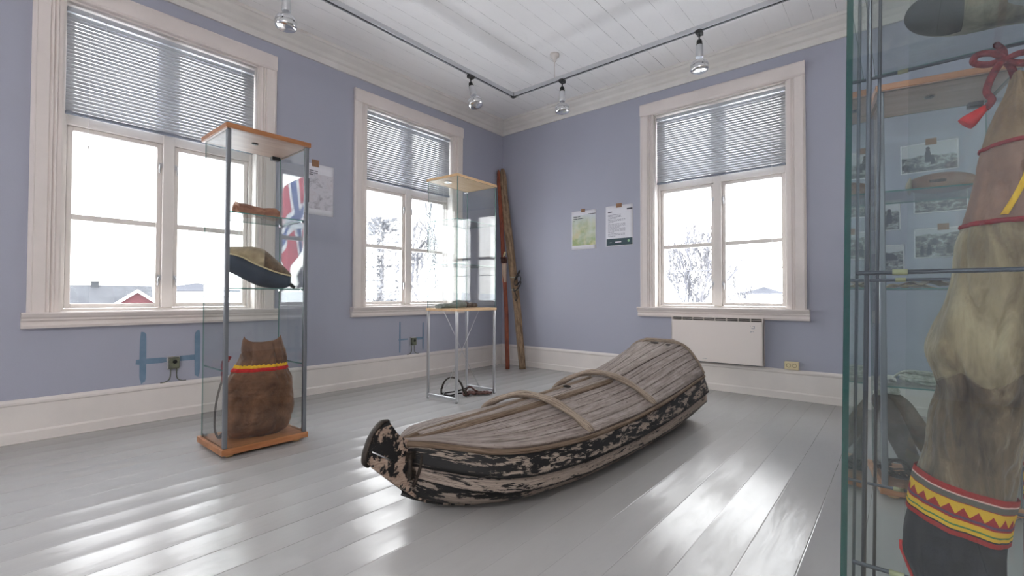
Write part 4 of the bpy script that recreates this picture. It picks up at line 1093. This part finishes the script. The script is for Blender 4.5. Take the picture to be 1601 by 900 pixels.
def garment():
    t = thing('skin_garment', 'reindeer skin garment hung on a braided cord in the foreground showcase', 'garment', (4.02,-3.52,.40))
    ZL = [.40,.43,.464,.50,.524,.551,.583,.629,.679,.719,.747,.771,.806,.845,.884,.927,.945,.978,1.005,1.042,1.065,1.096,1.113,1.142,1.165]
    XL = [3.934,3.926,3.915,3.917,3.921,3.925,3.931,3.942,3.948,3.957,3.951,3.944,3.952,3.966,3.974,3.978,3.983,3.992,3.998,4.005,4.010,4.017,4.022,4.034,4.040]
    ZR = [.40,.50,.557,.604,.66,.72,.80,.93,1.0,1.06,1.11,1.142,1.165]
    XR = [4.022,4.026,4.032,4.040,4.052,4.068,4.082,4.100,4.098,4.090,4.076,4.062,4.054]
    ZB = [.40,.5,.6,.72,.771,.85,.95,1.05,1.12,1.165]; TB = [.046,.046,.044,.046,.060,.056,.054,.046,.032,.018]
    def ringz(z, grow=0, n=48, dz=None):
        l, r, b = herm(ZL,XL,z), herm(ZR,XR,z), herm(ZB,TB,z)
        cx, a = (l+r)/2-4.02, (r-l)/2
        out = []
        for k in range(n):
            th = 2*PI*k/n; c, s = math.cos(th), math.sin(th)
            d = .010*noise.noise(Vector((c*1.6, s*1.6, z*9))) + .004*noise.noise(Vector((c*3+5, s*3, z*20)))
            rdg = noise.noise(Vector((c*2.2+s, s*2.2, z*17+c*2.5)))
            d -= .008*max(0,1-abs(rdg)*5.5)*(1 if .62 < z < 1.03 else .35)
            fold = .0035*math.sin(th*5+z*10)*(1 if z < .93 else .4)
            cr = -.006*math.exp(-((z-.735-.05*s)/.012)**2) - .005*math.exp(-((z-.70+.06*c)/.010)**2)
            wt = min(1, max(0, (.72-z)/.10))
            dz = math.exp(-((z-.736)/.07)**2)*(.028*noise.noise(Vector((c*1.7+2, s*1.7, 3.1)))+.012*c)
            out.append(Vector((cx+c*(a+grow+d*.3), s*(b+grow+d+fold+cr), z-.40-.013*(c+1)*wt+dz)))
        return out
    def seg(name, z0, z1, mat, grow=0, n=14, caps=True):
        g = G(); g.loft([ringz(z0+(z1-z0)*i/n, grow*(1 if 0<i<n or grow<.003 else .3), 96) for i in range(n+1)], True, caps)
        return g.make(name, mat, t)
    pale = fur_streaks('pale_reindeer_skin', rgb(96,76,58), rgb(146,125,98), rgb(182,162,132))
    brownf = fur_streaks('brown_reindeer_fur', rgb(50,38,31), rgb(108,87,68), rgb(186,161,131))
    tan = mottled('tan_tanned_skin', rgb(120,92,66), rgb(158,126,96), 14, rough=.8, bump=.5, bscale=40)
    pink = mottled('reddish_tanned_skin', rgb(122,88,74), rgb(152,114,96), 12, rough=.75, bump=.3, bscale=50)
    seg('neck_piece', 1.062, 1.165, tan, n=30); seg('upper_piece', .955, 1.064, pink, n=30)
    seg('fur_piece', .735, .957, pale, n=60); seg('lower_piece', .590, .737, brownf, n=40)
    seg('red_edging', 1.060, 1.066, M['edging'], .003, 4, False); seg('red_edging', .951, .958, M['edging'], .003, 4, False)
    # yellow and red gusset on the upper piece
    g = G(); R = []
    for i in range(9):
        u = i/8; z = .962+.092*u; rg = ringz(z, .0025, 96); k0 = 66+int(round(8*u))
        R.append([rg[(k0+k)%96] for k in range(3)])
    g.grid(R, [i/8 for i in range(9)], [0,.5,1]); g.make('yellow_stripe', M['yellow'], t, solid=.001, offs=0)
    # cuff
    g = G(); n = 12; zz = [.528+.066*i/n for i in range(n+1)]
    rr = [ringz(z, .004) for z in zz]
    cir = [0]
    for k in range(48): cir.append(cir[-1]+(rr[6][(k+1)%48]-rr[6][k]).length)
    g.loft(rr, True, False, 0, True, [0]*(n+1), [0]*49)
    g.uv = []
    for i in range(n):
        for j in range(48):
            a, b = cir[j], cir[j+1]; g.uv.append(((a,i/n),(b,i/n),(b,(i+1)/n),(a,(i+1)/n)))
    # loft orders corners ring i: j,k then ring i+1: k,j
    g.make('woven_cuff', cuff_mat(), t)
    navy = mottled('navy_wool_cloth', rgb(13,14,23), rgb(27,29,42), 30, rough=.95, bump=.15, bscale=60)
    seg('wool_hem', .400, .530, navy, .001, 14)
    hp = [p for p in ringz(.402, .002)]
    G().tube(hp, .0035, 6, closed=True).make('red_hem_edging', M['red'], t)
    sl = [ringz(z,.002)[24] for z in (.402,.42,.44,.458,.470)]
    G().tube(sl, .003, 6).make('red_slit_edging', M['red'], t)
    # braided cord, bow and tassel
    bm_ = mottled('red_braided_cord', rgb(84,20,28), rgb(160,52,50), 120, rough=.9, bump=.6, lo=.3, hi=.8)
    def cord(pts, name='braided_cord', r=.0045): return G().tube(smooth_path([(x-4.02, y+3.52, z-.40) for x,y,z in pts],6), r, 8).make(name, bm_, t)
    Y = -3.52
    cord([(4.044,Y,1.160),(4.040,Y-.004,1.175),(4.034,Y-.002,1.190),(4.036,-3.49,1.215),(4.034,-3.452,1.240)])
    cord([(4.034,Y-.006,1.187),(4.022,Y-.012,1.198),(4.006,Y-.010,1.202),(4.002,Y-.006,1.194),(4.014,Y-.008,1.186),(4.030,Y-.008,1.186)], 'bow_loop')
    cord([(4.034,Y-.006,1.187),(4.046,Y-.012,1.190),(4.060,Y-.010,1.188),(4.064,Y-.006,1.178),(4.052,Y-.008,1.176),(4.036,Y-.008,1.184)], 'bow_loop')
    cord([(4.032,Y-.006,1.186),(4.026,Y-.016,1.178),(4.017,Y-.018,1.158),(4.014,Y-.018,1.142),(4.019,Y-.018,1.130),(4.012,Y-.018,1.119)], 'cord_end')
    g = G(); rings = []
    for i in range(6):
        u = i/5; c = Vector((4.013-.022*u-4.02, -.018, 1.122-.020*u-.40)); r = .004+.008*u*(1 if u<.9 else .8)
        rings.append([c+Vector((math.cos(a)*r*.7,math.sin(a)*r,-math.cos(a)*r*.7)) for a in [2*PI*k/12 for k in range(12)]])
    g.loft(rings); g.make('tassel', M['red'], t)
    return t
garment()
def second_leg():
    t = thing('skin_garment', 'dark fur legging with red edging half hidden behind the pale garment', 'garment', (4.115,-3.43,.40))
    dk = fur_streaks('dark_reindeer_fur', rgb(30,24,22), rgb(64,52,46), rgb(104,86,74))
    def rg(z, grow=0, n=36):
        w = herm([.40,.55,.7,.9,1.1],[.058,.056,.052,.045,.03],z); b = herm([.40,.6,.9,1.1],[.036,.034,.03,.016],z)
        return [Vector((math.cos(a)*(w+grow)+.004*noise.noise(Vector((z*9,math.cos(a)*2,7))), math.sin(a)*(b+grow), z-.40)) for a in [2*PI*k/n for k in range(n)]]
    G().loft([rg(.60+.50*i/16) for i in range(17)]).make('fur_piece', dk, t)
    n = 8; g = G(); rr = [rg(.545+.058*i/n,.002) for i in range(n+1)]; cir = [0]
    for k in range(36): cir.append(cir[-1]+(rr[4][(k+1)%36]-rr[4][k]).length)
    g.loft(rr, True, False, 0, True, [0]*(n+1), [0]*37); g.uv = []
    for i in range(n):
        for j in range(36):
            a, b = cir[j], cir[j+1]; g.uv.append(((a,i/n),(b,i/n),(b,(i+1)/n),(a,(i+1)/n)))
    g.make('woven_cuff', bpy.data.materials['woven_cuff_band'], t)
    G().loft([rg(.40+.147*i/6,.001) for i in range(7)]).make('wool_hem', bpy.data.materials['navy_wool_cloth'], t)
    p = [rg(z,.003)[21] for z in (.402,.44,.48,.52,.55,.58)]
    G().tube(p, .006, 6, flat=(1.4,.6)).make('red_edging', M['red'], t)
    G().tube([(0,0,.69),(.005,.014,.76),(.004,.034,.842)], .003, 6).make('hanging_cord', M['darkred'], t)
second_leg()
def fur_boot():
    t = thing('fur_boot', 'cream and grey fur boot lying on the top glass shelf overhead', 'boot', (4.03,-3.503,1.2465), math.radians(2))
    cream = fur_streaks('cream_fur', rgb(104,98,86), rgb(166,156,134), rgb(218,208,182))
    def tube_rings(pts, rs, fl):
        out = []
        for (x,y,z),r in zip(pts,rs):
            out.append([Vector((x, y+math.cos(a)*r, max(.0006, z+math.sin(a)*r*fl))) for a in [2*PI*k/24 for k in range(24)]])
        return out
    xs = [i/16 for i in range(17)]
    pts = [(-.070+.32*u, .014*math.sin(u*3)+.004, .050+.008*u) for u in xs]
    rs = [.030+.032*math.sin(PI*(.12+.62*u))+.003*math.sin(u*17) for u in xs]
    G().loft(tube_rings(pts,rs,.82)).make('shaft', cream, t)
    xs = [(1-math.cos(PI*i/20))/2 for i in range(21)]
    pts = [(-.106+.066*u, -.028+.014*u, .036) for u in xs]; rs = [.034*math.sqrt(max(.0004,1-(1-1.25*min(u,.8))**2))*(1-.25*max(0,u-.8)) for u in xs]
    G().loft(tube_rings(pts,rs,1.0)).make('toe', mottled('dark_grey_suede', rgb(34,37,45), rgb(54,58,67), 16, rough=.85), t)
    xs = [i/8 for i in range(9)]
    pts = [(.02+.20*u, -.044+.004*math.sin(u*5), .030+.010*u) for u in xs]; rs = [.012+.020*math.sin(PI*(.1+.8*u)) for u in xs]
    G().loft(tube_rings(pts,rs,1.0)).make('side_panel', M['navy'], t)
    xs = [i/6 for i in range(7)]
    pts = [(.004+.045*u, -.050+.02*u, .020+.004*u) for u in xs]; rs = [.006+.012*math.sin(PI*(.1+.8*u)) for u in xs]
    G().loft(tube_rings(pts,rs,1.0)).make('pale_flap', mottled('pale_grey_cloth', rgb(150,154,158), rgb(176,180,184), 20, rough=.9), t)
fur_boot()

# ------------------------------------------------------------------ things in the photo-wall showcase
def c4p(x, y, z): return (x-4.01, y+1.72, z)
def loaf():
    t = thing('hide_bundle', 'loaf shaped brown hide bundle on the upper shelf before the photographs', 'bundle', (4.01,-1.72,1.308), th4)
    g = G(); rings = []
    for i in range(21):
        u = i/20; x = -.062+.215*u
        r = .050*(math.sin(PI*(.06+.88*u)))**.45; zc = .052
        rings.append([Vector((x, math.cos(a)*r*1.15, max(.0005, zc*(1 if u>0 else 1)-.008+math.sin(a)*r*.92+.016*u*0))) for a in [2*PI*k/24 for k in range(24)]])
    g.loft(rings); g.make('wrapped_hide', M['loaf'], t)
    G().box(-.005,.050,-.061,-.054,.040,.052).make('stitched_label', M['brownfelt'], t, bevel=.002)
    g = G(); g.loft([[Vector((-.075+.014*u, math.cos(a)*(.010+.034*u), max(.0006,.040+math.sin(a)*(.010+.030*u)))) for a in [2*PI*k/18 for k in range(18)]] for u in (0,.3,.6,1)])
    g.make('pale_end', M['tan_fur'], t)
loaf()
def flat_fur():
    t = thing('fur_scrap', 'flat pale and dark fur pieces on the middle glass shelf', 'fur', (3.97,-1.72,.890), th4)
    def sheetf(x0,x1,h,seed,mat,name,z0=.0):
        R = []
        for i in range(17):
            u = i/16; row = []
            for k in range(9):
                v = k/8-.5
                row.append((x0+(x1-x0)*u, v*.16*(1-.5*(2*u-1)**4)+.02*noise.noise(Vector((u*4,v*3,seed))), z0+.004+h*max(0,.6+noise.noise(Vector((u*5,v*4,seed+2))))*(1-(2*u-1)**4)))
            R.append(row)
        G().grid(R,[i/16 for i in range(17)],[k/8 for k in range(9)]).make(name, mat, t, solid=.004)
    sheetf(-.125,.06,.018,1,M['tan_fur'],'pale_fur'); sheetf(-.07,.165,.022,4,M['brown_fur'],'dark_fur',.010)
flat_fur()
def lasso():
    t = thing('rope_coil', 'coil of pale grey rope on the lowest glass shelf', 'rope', (3.985,-1.71,.472), th4)
    for j in range(9):
        g = G(); rx, ry = .085+.012*math.sin(j*2.3), .085+.012*math.cos(j*1.7)
        ph = j*.7
        g.tube([(.02+rx*math.cos(a+ph)+.004*math.sin(5*a+j), ry*math.sin(a+ph), .0055+.0062*(j//2)+.004*math.sin(2*a+j)**2+.002*(j%2)) for a in [2*PI*k/40 for k in range(40)]], .0052, 6, closed=True)
        g.make('rope_turn', M['rope'], t)
    G().tube(smooth_path([(.05,-.02,.042),(.0,.01,.046),(-.06,.03,.040),(-.10,.02,.012),(-.12,-.03,.0055)],6), .0052, 6).make('rope_end', M['rope'], t)
lasso()
def pale_skin():
    t = thing('skin_strip', 'folded pale skin strip beside the rope coil on lowest shelf', 'skin', (3.866,-1.755,.472), th4)
    g = G(); R = []
    for i in range(13):
        u = i/12
        R.append([(-.022+.044*k/6, -.07+.14*u, .003+.016*abs(math.sin(u*7+k*.5))) for k in range(7)])
    g.grid(R,[i/12 for i in range(13)],[k/6 for k in range(7)]); g.make('folded_strip', mottled('pale_skin', rgb(196,194,186), rgb(216,214,206), 20, rough=.85), t, solid=.003)
pale_skin()
def legging(name, label, base, top, w, mat):
    b = Vector(base); t = thing(name, label, 'legging', (base[0],base[1],base[2]), 0, 'leaning skin leggings')
    d = Vector(top)-b; g = G(); rings = []
    for i in range(19):
        u = i/18; c = d*u; ww = herm([0,.15,.6,.9,1],[w*.72,w*.8,w,w*.92,w*.5],u)
        rings.append([Vector((c.x+math.cos(a)*ww/2, c.y+math.sin(a)*.016+.004*noise.noise(Vector((u*6,a,1))), max(.0005,c.z))) for a in [2*PI*k/20 for k in range(20)]])
    g.loft(rings); g.make('skin', mat, t)
    g = G(); g.loft([[d+Vector((math.cos(a)*r, math.sin(a)*r*.7, z)) for a in [2*PI*k/14 for k in range(14)]] for r,z in ((.012,-.012),(.020,.0),(.024,.014),(.016,.028),(.006,.034))])
    g.make('tied_top', M['rope'], t)
    return t
greyskin = mottled('grey_brown_skin', rgb(84,76,70), rgb(118,106,96), 12, rough=.85, bump=.4, bscale=50)
greyskin2 = mottled('dark_grey_skin', rgb(70,68,66), rgb(98,94,92), 12, rough=.85, bump=.4, bscale=50)
legging('skin_legging', 'dark grey skin legging leaning upright, nearer the corner post', (3.965,-1.74,.052), (3.835,-1.76,.405), .095, greyskin2)
legging('skin_legging', 'brownish skin legging slanting across behind the hanging garment', (4.075,-1.70,.052), (3.885,-1.725,.410), .095, greyskin)
def harness_straps():
    t = thing('leather_harness', 'heap of black leather harness straps on the showcase base', 'harness', (3.93,-1.80,.05), th4)
    rn2 = random.Random(11)
    for j in range(6):
        pts = []
        cx, cy = rn2.uniform(-.03,.06), rn2.uniform(-.03,.05); r = rn2.uniform(.05,.085)
        for k in range(10):
            a = 2*PI*k/10+j
            pts.append((max(-.10,min(.16,cx+r*1.1*math.cos(a))), max(-.085,min(.09,cy+r*.7*math.sin(a))), .008+.010*j*.6+.012*(1+math.sin(2*a+j))))
        G().tube(smooth_path(pts,4), .008, 6, flat=(.5,1.3)).make('strap', M['blackleather'], t)
    G().tube(smooth_path([(-.09,-.05,.012),(-.075,-.045,.07),(-.04,-.03,.095),(-.005,-.02,.075),(.02,-.02,.03),(.04,-.02,.012)],6), .006, 8).make('loop', M['blackleather'], t)
harness_straps()

# ------------------------------------------------------------------ outdoors
GZ = -3.5
def terrain():
    g = G(); rings = []
    rad = [0.5,12,30,60,110,180,260,340,420,520]
    n = 96; R = []
    for r in rad:
        ring = []
        for k in range(n):
            a = 2*PI*k/n
            z = GZ
            if r > 100: z += (r-100)*.012*(1+.5*noise.noise(Vector((math.cos(a)*3,math.sin(a)*3,r*.01))))
            if r > 330: z += max(0,1.5+3.5*noise.noise(Vector((math.cos(a)*5,math.sin(a)*5,2))))*(r-330)/90
            ring.append((3+r*math.cos(a), -2+r*math.sin(a), z))
        R.append(ring)
    g.loft(R, True, False); g.face(tuple(range(n)))
    struct(g.make('ground', M['snow']))
terrain()
M['bark'] = plain('grey_bark', (.105,.105,.116,1), .9)
M['bark_far'] = plain('frosted_bark', (.095,.096,.106,1), .9)
M['needles'] = mottled('frosted_needles', (.17,.175,.185,1), (.23,.235,.25,1), 2, rough=.9)
def bare_tree(label, loc, h, seed, stems=3, mat='bark', spread=.5, depth=4, r0=.09, group='bare winter trees outside', tw=.022):
    rd = random.Random(seed)
    t = thing('bare_tree', label, 'tree', loc, 0, group)
    gt, gb = G(), G()
    def grow(p, d, L, r, lev, g):
        pts = [p]; q = p.copy(); dd = d.copy()
        for i in range(4):
            dd = (dd + Vector((rd.uniform(-.16,.16), rd.uniform(-.16,.16), rd.uniform(0,.10)))).normalized()
            q = q + dd*L/4; pts.append(q.copy())
        g.tube(pts, [max(tw, r*(1-.14*i)) for i in range(5)], 5 if lev == 0 else 4, True)
        if lev < depth:
            for k in range(rd.choice((3,4)) if lev else 4):
                at = pts[rd.choice((2,3,4))]
                nd = (dd + Vector((rd.uniform(-1,1), rd.uniform(-1,1), rd.uniform(-.1,.7)))*spread).normalized()
                grow(at, nd, L*rd.uniform(.5,.72), r*.5, lev+1, gb)
    for s in range(stems):
        a = 2*PI*s/max(1,stems)+rd.uniform(0,1)
        d = Vector((math.cos(a)*.22*(stems>1), math.sin(a)*.22*(stems>1), 1)).normalized()
        grow(Vector((math.cos(a)*.1*(stems>1), math.sin(a)*.1*(stems>1), 0)), d, h*.52, r0, 0, gt)
    gt.make('trunk', M[mat], t); gb.make('branches', M[mat], t)
bare_tree('bare many stemmed tree outside the left pane of the heater window', (-6.0,25,GZ), 7.6, 4, 4, 'bark', .55)
bare_tree('small lone bare tree outside the right pane of the heater window', (-7.0,45,GZ), 6.6, 9, 1, 'bark_far', .5)
bare_tree('bare tree outside seen beside the steel legged showcase', (-15,10.9,GZ), 8.6, 21, 3, 'bark_far', .55, r0=.06)
bare_tree('bare tree outside farther toward the room corner', (-20,25.0,GZ), 8.4, 33, 2, 'bark_far', .55, r0=.06)
def pine():
    t = thing('pine_tree', 'dense frosted pine outside the window beside the steel legged showcase', 'tree', (-18,10.45,GZ))
    rd = random.Random(2)
    G().tube([(0,0,0),(0,.05,4),(.1,.1,8.3)], [.22,.16,.04], 8).make('trunk', M['bark'], t)
    g = G()
    for i in range(6500):
        z = rd.uniform(.8,8.6); w = 1.5*(1-((z-4.5)/5.2)**2*.55)
        a = rd.uniform(0,2*PI); r = w*math.sqrt(rd.random())*(.75+.35*math.sin(a*3+z*2.2))
        c = Vector((r*math.cos(a), r*math.sin(a)*.8, z)); d = Vector((math.cos(a),math.sin(a),rd.uniform(.1,.8))).normalized()*rd.uniform(.16,.40)
        sd = d.cross(Vector((rd.uniform(-1,1),rd.uniform(-1,1),1))).normalized()*.05
        b = len(g.v); g.v += [c-sd, c+sd, c+d]; g.face((b,b+1,b+2))
    o = g.make('needles', M['needles'], t, fix=False)
pine()
def lamp_post():
    t = thing('street_lamp', 'pale slender street lamp outside in front of the pine', 'street lamp', (-10,4.60,GZ))
    G().tube([(0,0,0),(0,0,5.6)], [.05,.032], 8).make('post', M['snow'], t)
    G().tube(smooth_path([(0,0,5.5),(0,.06,5.72),(.02,.22,5.82)],4), .025, 8).make('arm', M['snow'], t)
    G().box(-.06,.08,.14,.42,5.78,5.86).make('lamp_head', M['snow'], t, bevel=.02)
lamp_post()
def house():
    A, B = Vector((-62.6,3.1,0)), Vector((-61.6,9.5,0))
    d = (B-A); L = d.length; rz = math.atan2(d.y, d.x)
    t = thing('house', 'red house with grey roof and white gable boards across the snow', 'house', tuple(A+Vector((0,0,GZ))), rz)
    hw, ze, zr = 4.1, 2.35, 5.24
    g = G(); pent = [(-hw,0),(hw,0),(hw,ze),(0,zr),(-hw,ze)]
    redp = plain('red_house_paint', (.046,.006,.009,1), .8)
    g.prism(pent, lambda a,b,tt:(tt,a,b), 0, L); g.make('walls', redp, t)
    roofm = mottled('grey_roof_sheet', (.030,.032,.038,1), (.042,.045,.052,1), 1.2, rough=.8)
    for s in (-1,1):
        ex = .35; sl = (zr-ze)/hw
        g = G().prism([(0,zr+.02),(s*(hw+ex),ze-ex*sl+.02),(s*(hw+ex),ze-ex*sl+.20),(0,zr+.20)], lambda a,b,tt:(tt,a,b), -.3, L+.2)
        r = g.make('roof', roofm, t)
        g = G().prism([(0,zr+.22),(s*(hw+ex),ze-ex*sl+.22),(s*(hw+ex),ze-ex*sl-.10),(0,zr-.14)], lambda a,b,tt:(tt,a,b), L+.2, L+.26)
        g.make('gable_board', M['snow'], r)
    g = G().box(L*.24,L*.24+.62,-.35,.35,zr-.6,zr+.62); g.box(L*.24-.06,L*.24+.68,-.41,.41,zr+.52,zr+.64)
    g.make('chimney', plain('grey_chimney', (.026,.029,.034,1), .9), t)
    # cross gable facing the window
    xc, ph, pz, pe = L-1.25, 3.3, 4.80, 2.25
    y0, y1 = -hw-.9, -.3
    G().prism([(xc-ph,0),(xc+ph,0),(xc+ph,pe),(xc,pz),(xc-ph,pe)], lambda a,b,tt:(a,tt,b), y0, y1).make('cross_gable', redp, t)
    for s in (-1,1):
        ex = .3; sl = (pz-pe)/ph
        g = G().prism([(xc,pz+.02),(xc+s*(ph+ex),pe-ex*sl+.02),(xc+s*(ph+ex),pe-ex*sl+.16),(xc,pz+.16)], lambda a,b,tt:(a,tt,b), y0-.3, y1)
        r = g.make('roof', roofm, t)
        g = G().prism([(xc,pz+.18),(xc+s*(ph+ex),pe-ex*sl+.18),(xc+s*(ph+ex),pe-ex*sl-.12),(xc,pz-.14)], lambda a,b,tt:(a,tt,b), y0-.36, y0-.3)
        g.make('gable_board', M['snow'], r)
house()
def hills():
    hm = plain('distant_hill', (.038,.041,.052,1), .9)
    for nm,(x,y),(rx,ry),h,rot in (('hill',(-80,405),(24,10),5.6,0),('hill',(-345,95),(10,46),5.5,0)):
        g = G(); R = []
        for i in range(9):
            u = i/8
            R.append([(rx*math.cos(2*PI*k/40)*(1-u**.62), ry*math.sin(2*PI*k/40)*(1-u**.62), h*u*(1+.08*noise.noise(Vector((k*.4,u*3,1))))) for k in range(40)])
        g.loft(R); o = struct(g.make('hill', hm, None, loc=(x,y,3.5)))
hills()
def bushes():
    rd = random.Random(8)
    sp = [(-4.6,28,1.8,'low bush outside at the foot of the many stemmed tree'),(-8.4,30,1.5,'low bush outside, leftmost below the heater window'),(-11.5,42,2.4,'low bush outside left of the lone small tree'),(-2.6,46,2.3,'low bush outside right of the lone small tree'),(-1.2,54,2.2,'low bush outside by the right edge of the heater window')]
    for i,(x,y,h,lab) in enumerate(sp):
        t = thing('bare_bush', lab, 'bush', (x,y,GZ), 0, 'bushes in the snow')
        g = G()
        for k in range(60):
            a = rd.uniform(0,2*PI); r = rd.uniform(.2,1.7); hh = h*rd.uniform(.9,1.75)
            g.tube([(r*.3*math.cos(a), r*.3*math.sin(a), 0),(r*.7*math.cos(a+.2), r*.7*math.sin(a+.2), hh*.6),(r*math.cos(a), r*math.sin(a), hh)], [.025,.018,.012], 4)
        g.make('twigs', M['bark_far'], t)
bushes()
tag(G().tube([(-45+6*i,20+.15*math.sin(i),5.72+.02*(i-8)**2*.1) for i in range(17)], .022, 5).make('power_line', M['bark_far'], None, loc=(0,0,GZ)), 'thin power line crossing outside the window above the heater', 'power line')
tag(G().tube([(-25,-12+3*i,4.95+.045*i) for i in range(9)], .022, 5).make('power_line', M['bark_far'], None, loc=(0,0,GZ)), 'thin power line crossing above the red house roof', 'power line')
def flag():
    t = thing('flag', 'red, white and blue cross flag on a pole, mirrored in showcase glass', 'flag', (-7.0,-7.25,GZ))
    G().tube([(0,0,0),(0,0,7.5)], [.03,.02], 8).make('pole', M['white'], t)
    f = T('flag_cloth'); tc = f.n('TexCoord'); sep = f.n('SeparateXYZ',{0:tc.outputs['UV']}); u, v = sep.outputs[0], sep.outputs[1]
    R, Wt, B = (.42,.020,.04,1), (.62,.62,.64,1), (.03,.075,.24,1)
    cu = f.ramp(u, [(0,R),(.273,Wt),(.318,B),(.409,Wt),(.455,R)], 'CONSTANT')
    def band(x, a, b): return f.math('MULTIPLY', f.math('GREATER_THAN', x, a), f.math('LESS_THAN', x, b))
    uw, ub, vw, vb = band(u,.273,.455), band(u,.318,.409), band(v,.375,.625), band(v,.4375,.5625)
    col = f.mix(f.math('MAXIMUM', uw, vw), R, Wt); col = f.mix(f.math('MAXIMUM', ub, vb), col, B)
    fm = f.bsdf(col=col, rough=.8)
    g = G(); Rr = []; nu, nv = 30, 18
    for i in range(nu+1):
        uu = i/nu; row = []
        for j in range(nv+1):
            vv = j/nv
            # limp cloth: the fly end sags well below the hoist
            y = .04+.95*uu*(.55+.45*vv)+.05*math.sin(uu*11+vv*2); z = 7.35-1.6*(1-vv)-.95*uu**1.15-.18*uu*(1-vv)
            x = .09*math.sin(uu*9+vv*1.5)
            row.append((x,y,z))
        Rr.append(row)
    g.grid(Rr, [i/nu for i in range(nu+1)], [j/nv for j in range(nv+1)]); g.make('cloth', fm, t, solid=.003, offs=0)
flag()

# ------------------------------------------------------------------ light, sky, camera
SKY = 3.7
w = bpy.data.worlds.new('overcast_sky'); scn.world = w; w.use_nodes = True
nt = w.node_tree; nt.nodes.clear()
o = nt.nodes.new('ShaderNodeOutputWorld'); bg = nt.nodes.new('ShaderNodeBackground'); tc = nt.nodes.new('ShaderNodeTexCoord')
sx = nt.nodes.new('ShaderNodeSeparateXYZ'); rp = nt.nodes.new('ShaderNodeValToRGB')
nt.links.new(tc.outputs['Generated'], sx.inputs[0]); nt.links.new(sx.outputs[2], rp.inputs[0])
rp.color_ramp.elements[0].color = (1.0,.985,.975,1); rp.color_ramp.elements[1].color = (.93,.95,1.0,1)
nt.links.new(rp.outputs[0], bg.inputs[0]); bg.inputs[1].default_value = SKY; nt.links.new(bg.outputs[0], o.inputs[0])
w.cycles.sampling_method = 'MANUAL'; w.cycles.sample_map_resolution = 512
def portal(loc, rot, sx_, sy_):
    ld = bpy.data.lights.new('daylight_portal', 'AREA'); ld.shape = 'RECTANGLE'; ld.size = sx_; ld.size_y = sy_
    ld.cycles.is_portal = True
    ob = bpy.data.objects.new('daylight_portal', ld); C.objects.link(ob); ob.location = loc; ob.rotation_euler = rot
zc, zh = (Z0+Z1)/2, Z1-Z0
for c,h in (W1,W2,(-5.64,.56),(-7.39,.56)): portal((-.18,c,zc), (0,-PI/2,0), zh, 2*h)
for c,h in (W3,): portal((c,.18,zc), (-PI/2,0,0), 2*h, zh)
portal((5.12,RY-.18,1.675), (PI/2,0,0), .8, 2.35)

f_px, yaw, pitch, roll = 726.857, math.radians(40.0064), math.radians(1.0433), math.radians(.1510)
fw = Vector((-math.sin(yaw)*math.cos(pitch), math.cos(yaw)*math.cos(pitch), math.sin(pitch)))
rt = Vector((math.cos(yaw), math.sin(yaw), 0)); up = rt.cross(fw)
r2 = rt*math.cos(roll)+up*math.sin(roll); u2 = -rt*math.sin(roll)+up*math.cos(roll)
cd = bpy.data.cameras.new('camera'); cam = bpy.data.objects.new('camera', cd); C.objects.link(cam)
cd.sensor_fit = 'HORIZONTAL'; cd.sensor_width = 36; cd.lens = f_px/1601*36; cd.clip_start = .02; cd.clip_end = 3000
mw = Matrix((r2, u2, -fw)).transposed().to_4x4(); mw.translation = Vector((3.91872,-4.47638,.85)); cam.matrix_world = mw
scn.camera = cam
scn.view_settings.view_transform = 'Standard'; scn.view_settings.look = 'None'
scn.view_settings.exposure = 1.56; scn.view_settings.gamma = 1.0; scn.view_settings.use_curve_mapping = False
cy = scn.cycles
cy.max_bounces = 14; cy.diffuse_bounces = 8; cy.glossy_bounces = 6; cy.transmission_bounces = 8; cy.transparent_max_bounces = 64
cy.caustics_reflective = False; cy.caustics_refractive = False; cy.sample_clamp_indirect = 6.0
try: cy.use_denoising = True
except Exception: pass
